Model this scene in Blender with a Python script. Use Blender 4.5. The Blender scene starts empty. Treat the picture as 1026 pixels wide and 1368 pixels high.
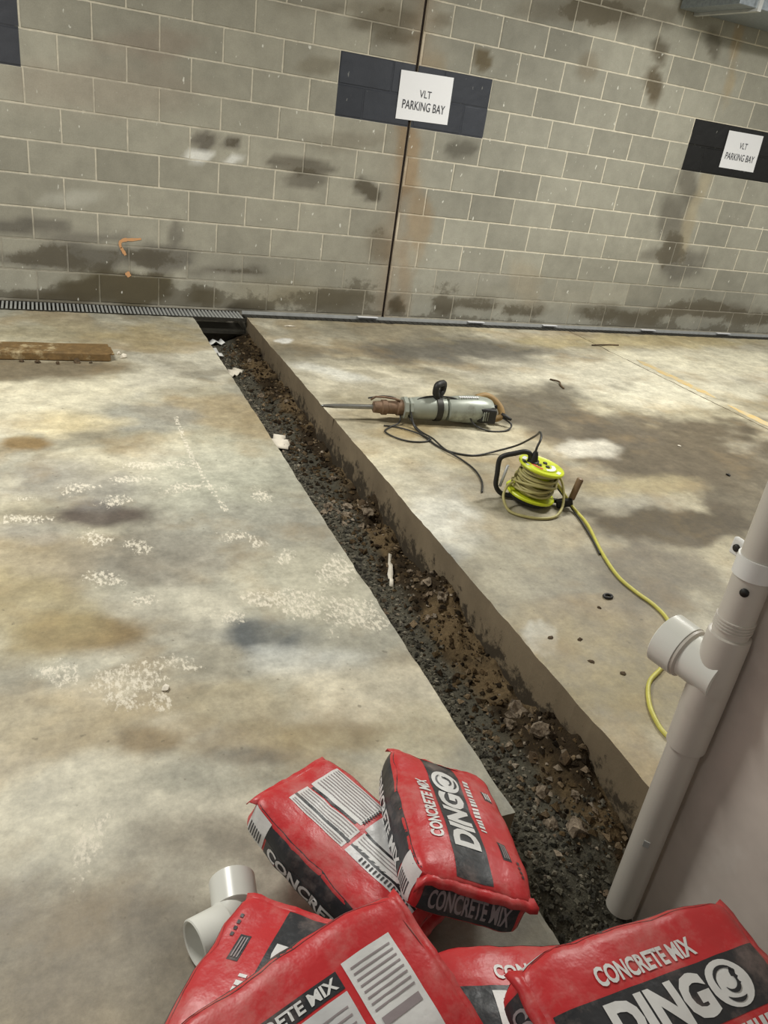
import bpy, bmesh, math, random
import numpy as np
from mathutils import Vector, Matrix, noise as mnoise
from mathutils.bvhtree import BVHTree
random.seed(7)
SC = bpy.context.scene
COL = SC.collection
R = math.radians

# ---------------------------------------------------------------- camera
cam_data = bpy.data.cameras.new('camera')
cam_data.sensor_fit = 'HORIZONTAL'; cam_data.sensor_width = 36.0
cam_data.lens = 1015.0 * 36.0 / 1026.0
cam_data.clip_start = 0.02
cam = bpy.data.objects.new('camera', cam_data); COL.objects.link(cam)
RM = ((0.91738805, -0.37308247, 0.13859524), (-0.05853219, -0.47092157, -0.88023114), (0.3936663, 0.79940124, -0.45385516))
cam.matrix_world = Matrix(((RM[0][0], -RM[1][0], -RM[2][0], -3.16723), (RM[0][1], -RM[1][1], -RM[2][1], -5.74831),
                           (RM[0][2], -RM[1][2], -RM[2][2], 1.42721), (0, 0, 0, 1)))
SC.camera = cam

# ---------------------------------------------------------------- world, lamps, exposure
world = bpy.data.worlds.new('world'); SC.world = world; world.use_nodes = True
bg = world.node_tree.nodes['Background']; bg.inputs[0].default_value = (1.0, 0.98, 0.92, 1); bg.inputs[1].default_value = 0.17
def tube_or_fill_light(loc, size, power, rz=0, color=(1.0, 0.985, 0.925)):
    l = bpy.data.lights.new('tube_light', 'AREA'); l.shape = 'RECTANGLE'; l.size = size[0]; l.size_y = size[1]
    l.energy = power; l.color = color
    o = bpy.data.objects.new('tube_light', l); COL.objects.link(o); o.location = loc; o.rotation_euler = (0, 0, rz)
tube_or_fill_light((0.6, -2.3, 2.93), (1.3, 0.25), 80)
tube_or_fill_light((-3.9, -2.6, 2.93), (1.3, 0.25), 75)
tube_or_fill_light((-4.9, -5.9, 2.93), (1.3, 0.25), 11)  # unseen fill light added to brighten the pillar's left face
tube_or_fill_light((4.6, -2.6, 2.93), (1.3, 0.25), 60)
vs = SC.view_settings
vs.view_transform = 'Standard'; vs.look = 'None'; vs.gamma = 1.0; vs.use_curve_mapping = False
vs.exposure = 0.62

# ---------------------------------------------------------------- helpers
def lin(c):
    return tuple(((v / 255.0) / 12.92 if v <= 10.3 else ((v / 255.0 + 0.055) / 1.055) ** 2.4) for v in c)
def rgba(c): return (*lin(c), 1.0)

def link(name, me, mat=None, parent=None):
    o = bpy.data.objects.new(name, me); COL.objects.link(o)
    if mat is not None:
        for m in (mat if isinstance(mat, (list, tuple)) else [mat]): me.materials.append(m)
    if parent is not None: o.parent = parent
    return o
def empty(name, loc=(0, 0, 0), rot=(0, 0, 0)):
    o = bpy.data.objects.new(name, None); COL.objects.link(o); o.location = loc; o.rotation_euler = rot
    o.empty_display_size = 0.1
    return o
def tag(o, label, cat, group=None):
    o['label'] = label; o['category'] = cat
    if group: o['group'] = group
    return o
def structure(o, label=None, cat=None):
    o['kind'] = 'structure'
    if label: o['label'] = label
    if cat: o['category'] = cat
    return o
def smooth(me, on=True):
    me.polygons.foreach_set('use_smooth', [on] * len(me.polygons)); return me
def bm_mesh(bm, name, sm=False):
    me = bpy.data.meshes.new(name); bmesh.ops.recalc_face_normals(bm, faces=bm.faces[:]); bm.to_mesh(me); bm.free()
    if sm: smooth(me)
    return me
def add_box(bm, c, s, rot=None, bevel=0.0):
    r = bmesh.ops.create_cube(bm, size=1.0)
    vs_ = r['verts']
    for v in vs_: v.co = Vector((v.co.x * s[0], v.co.y * s[1], v.co.z * s[2]))
    if bevel:
        es = list({e for v in vs_ for e in v.link_edges})
        rb = bmesh.ops.bevel(bm, geom=es, offset=bevel, segments=2, affect='EDGES', profile=0.5)
        vs_ = list({v for f in rb['faces'] for v in f.verts} | {v for v in vs_ if v.is_valid})
    M = Matrix.Translation(c) @ (rot.to_4x4() if rot else Matrix())
    for v in vs_: v.co = M @ v.co
def box_mesh(name, c, s, rot=None, bevel=0.0):
    bm = bmesh.new(); add_box(bm, c, s, rot, bevel); return bm_mesh(bm, name)
def catmull(pts, n=8, closed=False):
    P = [Vector(p) for p in pts]; out = []
    m = len(P)
    for i in range(m if closed else m - 1):
        p0 = P[(i - 1) % m] if closed or i > 0 else P[0]; p1 = P[i]; p2 = P[(i + 1) % m]
        p3 = P[(i + 2) % m] if closed or i + 2 < m else P[-1]
        for k in range(n):
            t = k / n
            out.append(0.5 * ((2 * p1) + (p2 - p0) * t + (2 * p0 - 5 * p1 + 4 * p2 - p3) * t * t + (3 * p1 - p0 - 3 * p2 + p3) * t ** 3))
    if not closed: out.append(P[-1])
    return out
def add_tube(bm, pts, r, seg=8, closed=False, caps=True):
    P = [Vector(p) for p in pts]; n = len(P); rings = []
    up = Vector((0, 0, 1)); prev = None
    for i, p in enumerate(P):
        a = P[(i - 1) % n] if closed or i > 0 else p; b = P[(i + 1) % n] if closed or i < n - 1 else p
        t = (b - a).normalized() if (b - a).length > 1e-9 else Vector((1, 0, 0))
        if prev is None:
            s = t.cross(up); s = s.normalized() if s.length > 1e-3 else Vector((1, 0, 0))
        else:
            s = prev - t * prev.dot(t); s = s.normalized() if s.length > 1e-6 else t.orthogonal().normalized()
        prev = s; w = t.cross(s)
        rr = r[i] if isinstance(r, (list, tuple)) else r
        rings.append([bm.verts.new(p + (s * math.cos(2 * math.pi * k / seg) + w * math.sin(2 * math.pi * k / seg)) * rr) for k in range(seg)])
    for i in range(n if closed else n - 1):
        A, B = rings[i], rings[(i + 1) % n]
        for k in range(seg): bm.faces.new((A[k], A[(k + 1) % seg], B[(k + 1) % seg], B[k]))
    if caps and not closed: bm.faces.new(rings[0][::-1]); bm.faces.new(rings[-1])
def tube_mesh(name, pts, r, seg=8, closed=False, caps=True):
    bm = bmesh.new(); add_tube(bm, pts, r, seg, closed, caps); return bm_mesh(bm, name, True)
def add_lathe(bm, prof, M, seg=24, squash=(1, 1)):
    """profile (axis position, radius) spun about local x and placed by M"""
    rings = []
    for a, r in prof:
        rings.append([bm.verts.new(M @ Vector((a, r * squash[0] * math.cos(2 * math.pi * k / seg), r * squash[1] * math.sin(2 * math.pi * k / seg)))) for k in range(seg)])
    for A, B in zip(rings, rings[1:]):
        for k in range(seg): bm.faces.new((A[k], A[(k + 1) % seg], B[(k + 1) % seg], B[k]))
    bm.faces.new(rings[0][::-1]); bm.faces.new(rings[-1])
def lathe_mesh(name, prof, M, seg=24, squash=(1, 1), sm=True):
    bm = bmesh.new(); add_lathe(bm, prof, M, seg, squash); me = bm_mesh(bm, name, sm)
    return me
def axis_matrix(p, d, upv=(0, 0, 1)):
    d = Vector(d).normalized(); u = Vector(upv); y = u.cross(d)
    y = y.normalized() if y.length > 1e-4 else Vector((0, 1, 0)); z = d.cross(y)
    return Matrix.Translation(p) @ Matrix((d, y, z)).transposed().to_4x4()
def auto_smooth(me, ang=35):
    smooth(me)
    bm = bmesh.new(); bm.from_mesh(me)
    for e in bm.edges:
        if len(e.link_faces) == 2 and e.calc_face_angle(0) > R(ang): e.smooth = False
    bm.to_mesh(me); bm.free(); return me

# numpy value noise
def _hash(i, j, s):
    n = (i.astype(np.int64) * 374761393 + j.astype(np.int64) * 668265263 + s * 974634541) & 0xffffffff
    n = ((n ^ (n >> 13)) * 1274126177) & 0xffffffff
    return ((n ^ (n >> 16)) & 0xffff) / 65535.0
def vnoise(x, y, s=0):
    i = np.floor(x); j = np.floor(y); fx = x - i; fy = y - j
    fx = fx * fx * (3 - 2 * fx); fy = fy * fy * (3 - 2 * fy)
    return (_hash(i, j, s) * (1 - fx) + _hash(i + 1, j, s) * fx) * (1 - fy) + (_hash(i, j + 1, s) * (1 - fx) + _hash(i + 1, j + 1, s) * fx) * fy
def fbm(x, y, s=0, oct=4):
    v = 0; a = 0.5; t = 0
    for k in range(oct):
        v = v + a * vnoise(x * 2 ** k + 17.3 * k, y * 2 ** k - 9.1 * k, s + k); t += a; a *= 0.5
    return v / t
def sstep(a, b, x):
    t = np.clip((x - a) / (b - a), 0, 1); return t * t * (3 - 2 * t)
def blob_mask(x, y, b, h, warp=1.1, wf=4.0, seed=3):
    cx, cy, ux, uy, vx, vy = b[:6]
    det = ux * vy - uy * vx
    dx = x - cx; dy = y - cy
    s = (dx * vy - dy * vx) / det; t = (dy * ux - dx * uy) / det
    r = np.sqrt(s * s + t * t) + (fbm(x * wf, y * wf, seed, 6) - 0.5) * warp + (fbm(s * 2 + cx, t * 2 + cy, seed + 7, 3) - .5) * 0.5
    return 1 - sstep(1 - h * 0.8, 1 + h * 0.8, r)
def set_col(me, col, name='Col'):
    a = me.attributes.new(name, 'FLOAT_COLOR', 'POINT')
    c = np.ones((len(me.vertices), 4), np.float32); c[:, :3] = col
    a.data.foreach_set('color', c.ravel())
def set_float(me, val, name):
    a = me.attributes.new(name, 'FLOAT', 'POINT'); a.data.foreach_set('value', np.asarray(val, np.float32))

# ---------------------------------------------------------------- materials
class NT:
    def __init__(s, name):
        s.m = bpy.data.materials.new(name); s.m.use_nodes = True; s.t = s.m.node_tree
        s.b = s.t.nodes['Principled BSDF']
    def n(s, typ, **kw):
        nd = s.t.nodes.new(typ)
        for k, v in kw.items(): setattr(nd, k, v)
        return nd
    def l(s, a, b): s.t.links.new(a, b)
    def noise(s, scale, detail=4, rough=0.6, vec=None):
        nd = s.n('ShaderNodeTexNoise'); nd.inputs['Scale'].default_value = scale; nd.inputs['Detail'].default_value = detail; nd.inputs['Roughness'].default_value = rough
        if vec is not None: s.l(vec, nd.inputs['Vector'])
        return nd.outputs['Fac']
    def mp(s, v, a, b, c, d):
        nd = s.n('ShaderNodeMapRange'); s.l(v, nd.inputs[0])
        for i, q in enumerate((a, b, c, d)): nd.inputs[i + 1].default_value = q
        return nd.outputs[0]
    def math(s, op, a, b):
        nd = s.n('ShaderNodeMath', operation=op)
        for i, q in enumerate((a, b)):
            if isinstance(q, (int, float)): nd.inputs[i].default_value = q
            else: s.l(q, nd.inputs[i])
        return nd.outputs[0]
    def mix(s, fac, a, b, mode='MIX'):
        nd = s.n('ShaderNodeMix', data_type='RGBA', blend_type=mode)
        for sock, q in ((nd.inputs[0], fac), (nd.inputs[6], a), (nd.inputs[7], b)):
            if isinstance(q, (int, float)): sock.default_value = q
            elif isinstance(q, tuple): sock.default_value = q
            else: s.l(q, sock)
        return nd.outputs[2]
    def bump(s, h, strength=0.3, dist=0.01):
        nd = s.n('ShaderNodeBump'); nd.inputs['Strength'].default_value = strength; nd.inputs['Distance'].default_value = dist
        s.l(h, nd.inputs['Height']); s.l(nd.outputs[0], s.b.inputs['Normal'])
    def pos(s): return s.n('ShaderNodeNewGeometry').outputs['Position']
    def objc(s): return s.n('ShaderNodeTexCoord').outputs['Object']
    def attr(s, name, fac=False): return s.n('ShaderNodeAttribute', attribute_name=name).outputs['Fac' if fac else 'Color']
    def rough(s, r): s.b.inputs['Roughness'].default_value = r

def simple(name, c, rough=0.5, metal=0.0, var=0.12, scale=25, bump=0.1, spec=0.5, dirt=None):
    t = NT(name); v = t.objc(); f = t.noise(scale, 4, 0.6, v)
    g = t.mp(f, 0.25, 0.75, 1 - var, 1 + var)
    base = t.mix(1.0, rgba(c), (1, 1, 1, 1), 'MULTIPLY')
    vm = t.n('ShaderNodeVectorMath', operation='SCALE'); t.l(base, vm.inputs[0]); t.l(g, vm.inputs['Scale'])
    out = vm.outputs[0]
    if dirt:
        f2 = t.noise(scale * 0.35, 5, 0.7, v); out = t.mix(t.mp(f2, dirt[2], dirt[2] + 0.14, 0, dirt[1]), out, rgba(dirt[0]))
    t.l(out, t.b.inputs['Base Color'])
    t.rough(rough); t.b.inputs['Metallic'].default_value = metal; t.b.inputs['Specular IOR Level'].default_value = spec
    if bump: t.bump(f, bump, 0.004)
    return t.m

def concrete_floor_mat():
    t = NT('stained_concrete'); p = t.pos()
    c = t.attr('Col')
    n1 = t.noise(9, 6, 0.65, p); n2 = t.noise(70, 4, 0.7, p); n3 = t.noise(240, 2, 0.6, p)
    g = t.math('MULTIPLY', t.mp(n1, 0.3, 0.7, 0.78, 1.2), t.mp(n2, 0.25, 0.75, 0.88, 1.12)); g = t.math('MULTIPLY', g, t.mp(t.noise(24, 6, 0.75, p), 0.3, 0.7, 0.80, 1.18))
    vm = t.n('ShaderNodeVectorMath', operation='SCALE'); t.l(c, vm.inputs[0]); t.l(g, vm.inputs['Scale'])
    # warm rust tint in soft patches
    col = t.mix(t.mp(t.noise(2.6, 5, 0.6, p), 0.54, 0.70, 0, 0.36), vm.outputs[0], rgba((150, 128, 92)))
    # lime scuffs: clusters of small pale scrapes
    st = t.n('ShaderNodeVectorMath', operation='MULTIPLY'); t.l(p, st.inputs[0]); st.inputs[1].default_value = (1.5, 0.8, 1)
    sc = t.noise(52, 4, 0.7, st.outputs[0])
    th = t.math('ADD', sc, t.mp(t.attr('Scuff', True), 0, 1, -0.30, 0.10))
    k = t.mp(th, 0.55, 0.67, 0, 0.72)
    col = t.mix(k, col, rgba((226, 218, 200)))
    # faint pepper of grit
    col = t.mix(t.mp(t.noise(38, 2, 0.5, p), 0.70, 0.76, 0, 0.5), col, rgba((95, 88, 72)))
    t.l(col, t.b.inputs['Base Color'])
    ro = t.mp(n1, 0.3, 0.7, 0.48, 0.72); t.l(ro, t.b.inputs['Roughness'])
    t.b.inputs['Specular IOR Level'].default_value = 0.35
    h = t.math('ADD', t.math('MULTIPLY', n2, 0.6), t.math('MULTIPLY', n3, 0.5)); h = t.math('ADD', h, t.math('MULTIPLY', k, 0.3))
    t.bump(h, 0.16, 0.004)
    return t.m
def wall_mat():
    t = NT('concrete_block_face'); p = t.pos(); c = t.attr('Col')
    n1 = t.noise(7, 5, 0.65, p); n2 = t.noise(120, 3, 0.7, p)
    rnd = t.n('ShaderNodeObjectInfo').outputs['Random']
    g = t.math('MULTIPLY', t.mp(n1, 0.3, 0.7, 0.88, 1.10), t.mp(n2, 0.2, 0.8, 0.90, 1.10)); g = t.math('MULTIPLY', g, t.mp(rnd, 0, 1, 0.84, 1.10))
    vm = t.n('ShaderNodeVectorMath', operation='SCALE'); t.l(c, vm.inputs[0]); t.l(g, vm.inputs['Scale'])
    damp_shade = t.math('ADD', t.attr('Damp', True), t.mp(t.noise(14, 5, 0.7, p), 0.25, 0.75, -0.22, 0.22))
    col = t.mix(t.mp(damp_shade, 0.5, 0.64, 0, 0.62), vm.outputs[0], rgba((86, 79, 64)))
    lime = t.noise(16, 4, 0.75, p)
    st = t.n('ShaderNodeVectorMath', operation='MULTIPLY'); t.l(p, st.inputs[0]); st.inputs[1].default_value = (1.0, 1.0, 0.45)
    speck = t.noise(34, 2, 0.5, st.outputs[0])
    paint = t.attr('Paint', True)
    k = t.mp(speck, 0.70, 0.74, 0, 0.75); k = t.math('MULTIPLY', k, t.mp(paint, 0, 1, 1, 0.25))
    col = t.mix(k, col, rgba((225, 224, 214)))
    t.l(col, t.b.inputs['Base Color'])
    t.rough(0.85); t.b.inputs['Specular IOR Level'].default_value = 0.25
    t.l(t.mp(paint, 0, 1, 0.88, 0.5), t.b.inputs['Roughness'])
    t.bump(t.math('ADD', t.math('MULTIPLY', n2, 0.5), t.math('MULTIPLY', lime, 0.5)), 0.18, 0.004)
    return t.m
def mortar_mat():
    t = NT('mortar'); p = t.pos(); c = t.attr('Col')
    g = t.mp(t.noise(18, 4, 0.7, p), 0.3, 0.7, 0.8, 1.15)
    vm = t.n('ShaderNodeVectorMath', operation='SCALE'); t.l(c, vm.inputs[0]); t.l(g, vm.inputs['Scale'])
    t.l(vm.outputs[0], t.b.inputs['Base Color']); t.rough(0.9); t.bump(t.noise(150, 3, .6, p), 0.2, 0.003)
    return t.m
def earth_mat(name='earth'):
    t = NT(name); p = t.pos(); c = t.attr('Col')
    n1 = t.noise(45, 5, 0.7, p); n2 = t.noise(220, 3, 0.7, p)
    g = t.math('MULTIPLY', t.mp(n1, 0.25, 0.75, 0.6, 1.35), t.mp(n2, 0.2, 0.8, 0.6, 1.4))
    vm = t.n('ShaderNodeVectorMath', operation='SCALE'); t.l(c, vm.inputs[0]); t.l(g, vm.inputs['Scale'])
    t.l(vm.outputs[0], t.b.inputs['Base Color']); t.rough(0.95); t.b.inputs['Specular IOR Level'].default_value = 0.15
    t.bump(t.math('ADD', n1, t.math('MULTIPLY', n2, 0.5)), 0.7, 0.012)
    return t.m
def cut_face_mat():
    t = NT('saw_cut_concrete'); p = t.pos()
    n1 = t.noise(4, 5, 0.6, p); n2 = t.noise(17, 6, 0.75, p)
    col = t.mix(t.mp(n1, 0.3, 0.7, 0, 1), rgba((140, 125, 101)), rgba((112, 99, 79)))
    sep = t.n('ShaderNodeSeparateXYZ'); t.l(p, sep.inputs[0])
    mud = t.math('ADD', n2, t.mp(sep.outputs[2], -0.20, -0.03, 0.24, -0.10))
    col = t.mix(t.mp(mud, 0.56, 0.66, 0, 0.9), col, rgba((52, 44, 32)))
    t.l(col, t.b.inputs['Base Color']); t.rough(0.8); t.bump(t.noise(90, 4, .7, p), 0.25, 0.004)
    return t.m
def film(name, c, rough=0.33, dust=0.25):
    """printed plastic bag film, dusted with cement"""
    t = NT(name); v = t.objc()
    f = t.noise(7, 5, 0.6, v); f2 = t.noise(38, 3, 0.55, v)
    d = t.mp(t.noise(11, 6, 0.7, v), 0.50, 0.74, 0, dust)
    col = t.mix(d, rgba(c), rgba((205, 180, 170)))
    col = t.mix(t.mp(f, 0.35, 0.7, 0.0, 0.25), col, t.mix(1.0, col, (0.75, 0.72, 0.72, 1), 'MULTIPLY'))
    t.l(col, t.b.inputs['Base Color'])
    t.l(t.math('ADD', t.math('MULTIPLY', d, 0.6), rough), t.b.inputs['Roughness'])
    t.bump(t.math('ADD', f, t.math('MULTIPLY', f2, 0.35)), 0.32, 0.012)
    return t.m
M_FLOOR = concrete_floor_mat(); M_WALL = wall_mat(); M_MORTAR = mortar_mat(); M_EARTH = earth_mat(); M_CUT = cut_face_mat()
M_JOINT = simple('joint_sealant', (38, 26, 18), 0.8)
M_DARK = simple('dark_rubber', (30, 29, 27), 0.55, bump=0.15)
M_STEEL = simple('galvanised_steel', (186, 188, 186), 0.42, 0.25, 0.15, 18)
M_DARKSTEEL = simple('dark_wet_iron', (52, 50, 44), 0.5, 0.25, 0.25, 30)
M_PVC = simple('white_pvc', (226, 226, 218), 0.28, 0, 0.03, 5, 0.02)
M_PIPE = simple('dusty_pvc_pipe', (196, 190, 180), 0.38, 0, 0.06, 4, 0.05, dirt=((150, 140, 124), 0.5, 0.52))
M_STRAP = simple('white_strap', (228, 228, 224), 0.4, 0, 0.03, 5, 0.02)
M_PILLAR = simple('pillar_concrete', (206, 195, 185), 0.85, 0, 0.12, 6, 0.25, dirt=((222, 216, 208), 0.6, 0.55))
M_PAPER = simple('white_paper', (232, 233, 236), 0.6, 0, 0.02, 4, 0.03)
M_INK = simple('grey_ink', (58, 60, 66), 0.7, 0, 0.05, 4, 0)
M_DUCT = simple('duct_sheet_metal', (150, 158, 164), 0.45, 0.7, 0.22, 40, 0.1)
M_CEIL = simple('ceiling_concrete', (150, 148, 140), 0.9)
M_TIMBER = simple('wet_timber', (112, 88, 52), 0.7, 0, 0.35, 30, 0.4, dirt=((196, 180, 142), 0.7, 0.55))
M_STONE = simple('broken_concrete', (140, 126, 108), 0.95, 0, 0.4, 3, 0.9, dirt=((70, 58, 43), 0.9, 0.47))
M_CLOD = simple('clay_clod', (84, 68, 48), 0.95, 0, 0.4, 4, 0.9, dirt=((44, 36, 26), 0.8, 0.50))
M_CHALK = simple('chalky_chip', (222, 214, 198), 0.9, 0, 0.1, 40, 0.3)
M_YPAINT = None
# patch tables, stains and some painted shade: centre, two half-axes on the surface (metres), sRGB tone, strength, softness
FLOOR_L = [
(-3.190,-1.654,0.388,0.010,-0.008,-0.517,(216,209,184),0.80,0.60), (-3.332,-1.444,0.572,0.029,0.002,-0.173,(140,128,105),0.90,0.50),  # second: darker brown-grey patch along the plank's near side
(-3.275,-2.442,0.076,-0.004,0.000,-0.064,(140,112,66),0.80,0.60), (-2.729,-2.134,0.246,-0.006,-0.026,-0.216,(158,158,150),0.60,0.50),
(-3.175,-0.684,0.551,0.071,-0.003,-0.231,(165,155,125),0.50,0.60), (-2.540,-0.774,0.282,0.032,-0.038,-0.304,(172,156,118),0.60,0.60),
(-3.036,-3.132,0.218,-0.028,-0.007,-0.097,(108,97,88),0.90,0.50), (-3.101,-2.878,0.257,-0.026,-0.008,-0.183,(150,147,140),0.60,0.60),
(-2.910,-3.419,0.315,-0.049,-0.025,-0.220,(148,142,130),0.60,0.60), (-3.113,-3.829,0.210,-0.043,-0.006,-0.100,(138,116,76),0.85,0.60),
(-3.261,-3.707,0.221,-0.043,-0.000,-0.210,(170,156,116),0.60,0.60), (-2.620,-3.941,0.166,-0.034,-0.022,-0.086,(108,112,112),0.90,0.60),
(-2.525,-4.095,0.182,-0.040,-0.022,-0.072,(196,197,190),0.60,0.60), (-2.424,-4.267,0.249,-0.058,-0.049,-0.130,(208,200,178),0.80,0.60),
(-2.732,-4.225,0.173,-0.041,-0.020,-0.085,(165,154,126),0.50,0.60), (-3.227,-4.178,0.186,-0.045,-0.001,-0.093,(172,158,128),0.60,0.60),
(-2.775,-4.408,0.124,-0.031,-0.009,-0.038,(128,122,110),0.70,0.60), (-2.993,-4.301,0.078,-0.019,-0.006,-0.045,(136,116,82),0.70,0.60),
(-3.147,-4.793,0.334,-0.102,-0.013,-0.192,(150,141,126),0.70,0.60), (-2.906,-4.620,0.154,-0.043,-0.012,-0.066,(150,142,126),0.50,0.60),
(-2.556,-4.396,0.227,-0.056,-0.019,-0.056,(160,146,112),0.60,0.60), (-2.499,-2.794,0.285,-0.025,-0.083,-0.405,(184,184,166),0.60,0.60),
(-2.352,-3.705,0.256,-0.045,-0.079,-0.243,(192,188,168),0.60,0.60), (-2.509,-3.259,0.280,-0.038,-0.040,-0.171,(160,158,146),0.60,0.60),
(-3.104,-2.219,0.191,-0.006,-0.005,-0.127,(205,190,150),0.60,0.60), (-3.012,-4.803,0.081,-0.024,-0.011,-0.076,(128,119,104),0.50,0.60),
(-3.260,-3.213,0.165,-0.023,-0.000,-0.095,(170,166,158),0.50,0.60), (-2.329,-4.467,0.118,-0.029,-0.057,-0.124,(190,182,155),0.60,0.60)]
FLOOR_R = [
(-0.385,-0.880,0.924,0.078,-0.196,-0.383,(118,114,104),0.85,0.60), (-0.893,-0.490,0.839,0.101,-0.099,-0.251,(150,144,126),0.60,0.60),
(1.908,-0.943,1.083,0.072,-0.404,-0.436,(216,210,186),0.80,0.60), (1.875,-0.396,1.535,0.160,-0.193,-0.229,(186,172,132),0.70,0.60),
(0.476,-1.391,0.837,0.033,-0.276,-0.378,(196,191,172),0.70,0.60), (0.915,-1.784,0.773,0.007,-0.246,-0.279,(208,203,182),0.70,0.60),
(0.087,-2.721,0.899,-0.058,-0.405,-0.458,(112,101,82),0.95,0.45), (-0.399,-1.998,0.471,-0.004,-0.229,-0.362,(104,97,84),0.80,0.50),
(-0.280,-2.427,0.577,-0.024,-0.192,-0.263,(112,103,88),0.70,0.50), (-0.504,-3.143,0.351,-0.036,-0.082,-0.100,(174,161,126),0.80,0.60),
(-0.663,-3.520,0.410,-0.055,-0.161,-0.185,(100,88,66),0.95,0.25), (-1.541,-1.428,0.241,-0.176,-0.041,-0.100,(206,204,192),0.90,0.50),
(-1.709,-3.334,0.204,-0.027,-0.113,-0.230,(202,200,188),0.85,0.40), (-1.637,-2.950,0.183,-0.017,-0.089,-0.195,(188,184,168),0.50,0.60),
(-1.745,-4.151,0.012,-0.065,-0.075,-0.052,(206,204,194),0.95,0.20), (-1.443,-2.378,0.181,-0.008,-0.049,-0.111,(172,152,110),0.70,0.50),
(-1.177,-2.562,0.327,-0.019,-0.090,-0.171,(196,189,166),0.70,0.60), (-0.541,-2.681,0.215,-0.014,-0.082,-0.115,(206,201,186),0.80,0.50),
(-1.806,-3.896,0.165,-0.030,-0.141,-0.253,(166,160,140),0.40,0.60), (-1.625,-4.309,0.253,-0.055,-0.167,-0.225,(166,155,126),0.60,0.60),
(-1.084,-3.873,0.295,-0.050,-0.215,-0.261,(144,135,118),0.80,0.50), (-1.596,-4.458,0.145,-0.034,-0.104,-0.129,(160,149,118),0.60,0.60),
(-1.875,-3.607,0.100,-0.016,-0.043,-0.091,(142,143,140),0.70,0.60), (-1.459,-3.526,0.198,-0.029,-0.169,-0.280,(170,164,144),0.40,0.60),
(0.166,-3.211,0.293,-0.030,-0.496,-0.478,(110,99,80),0.80,0.50), (-1.700,-2.212,0.212,-0.006,-0.077,-0.211,(176,166,140),0.60,0.60),
(-1.743,-1.027,0.207,0.017,-0.064,-0.231,(140,132,112),0.60,0.50), (-1.322,-3.098,0.227,-0.024,-0.074,-0.130,(150,144,130),0.50,0.50),
(-1.671,-0.766,0.066,0.007,-0.020,-0.072,(225,223,215),0.90,0.20)]
SCUFF = [
(-3.087,-2.879,0.141,-0.014,-0.004,-0.078), (-2.960,-3.009,0.073,-0.008,-0.006,-0.074),
(-3.050,-3.279,0.059,-0.008,-0.005,-0.073), (-2.917,-3.367,0.054,-0.008,-0.006,-0.050),
(-3.030,-3.555,0.071,-0.052,-0.013,-0.058), (-2.941,-3.687,0.064,-0.012,-0.005,-0.041),
(-3.197,-3.988,0.081,-0.018,-0.002,-0.075), (-2.992,-4.049,0.155,0.010,-0.000,-0.075),
(-2.948,-4.169,0.041,-0.010,-0.007,-0.051), (-3.039,-4.139,0.058,-0.014,-0.005,-0.057),
(-2.582,-3.335,0.113,-0.016,-0.014,-0.065), (-2.500,-3.402,0.059,-0.009,-0.015,-0.063),
(-2.433,-3.519,0.079,-0.013,-0.027,-0.099), (-2.574,-3.755,0.100,-0.018,-0.014,-0.058),
(-2.690,-3.837,0.083,-0.016,-0.010,-0.046), (-2.466,-3.818,0.120,-0.023,-0.033,-0.113),
(-2.310,-3.890,0.146,-0.028,-0.040,-0.110), (-2.296,-3.617,0.106,-0.018,-0.044,-0.132),
(-2.391,-3.020,0.061,-0.007,-0.023,-0.093), (-3.260,-3.120,0.121,-0.016,-0.000,-0.050),
(-2.877,-4.019,0.090,-0.020,-0.008,-0.052), (-3.147,-4.568,0.029,-0.030,-0.051,-0.097),
(-3.202,-4.187,0.022,-0.005,-0.000,-0.013), (-3.286,-2.953,0.056,-0.006,0.000,-0.031),
(-2.797,-2.693,0.243,-0.020,-0.007,-0.060), (-2.930,-2.827,0.171,-0.016,-0.005,-0.055),
(-2.678,-2.921,0.177,-0.018,-0.011,-0.067), (-2.048,-3.258,0.093,-0.012,-0.045,-0.121)]
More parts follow.
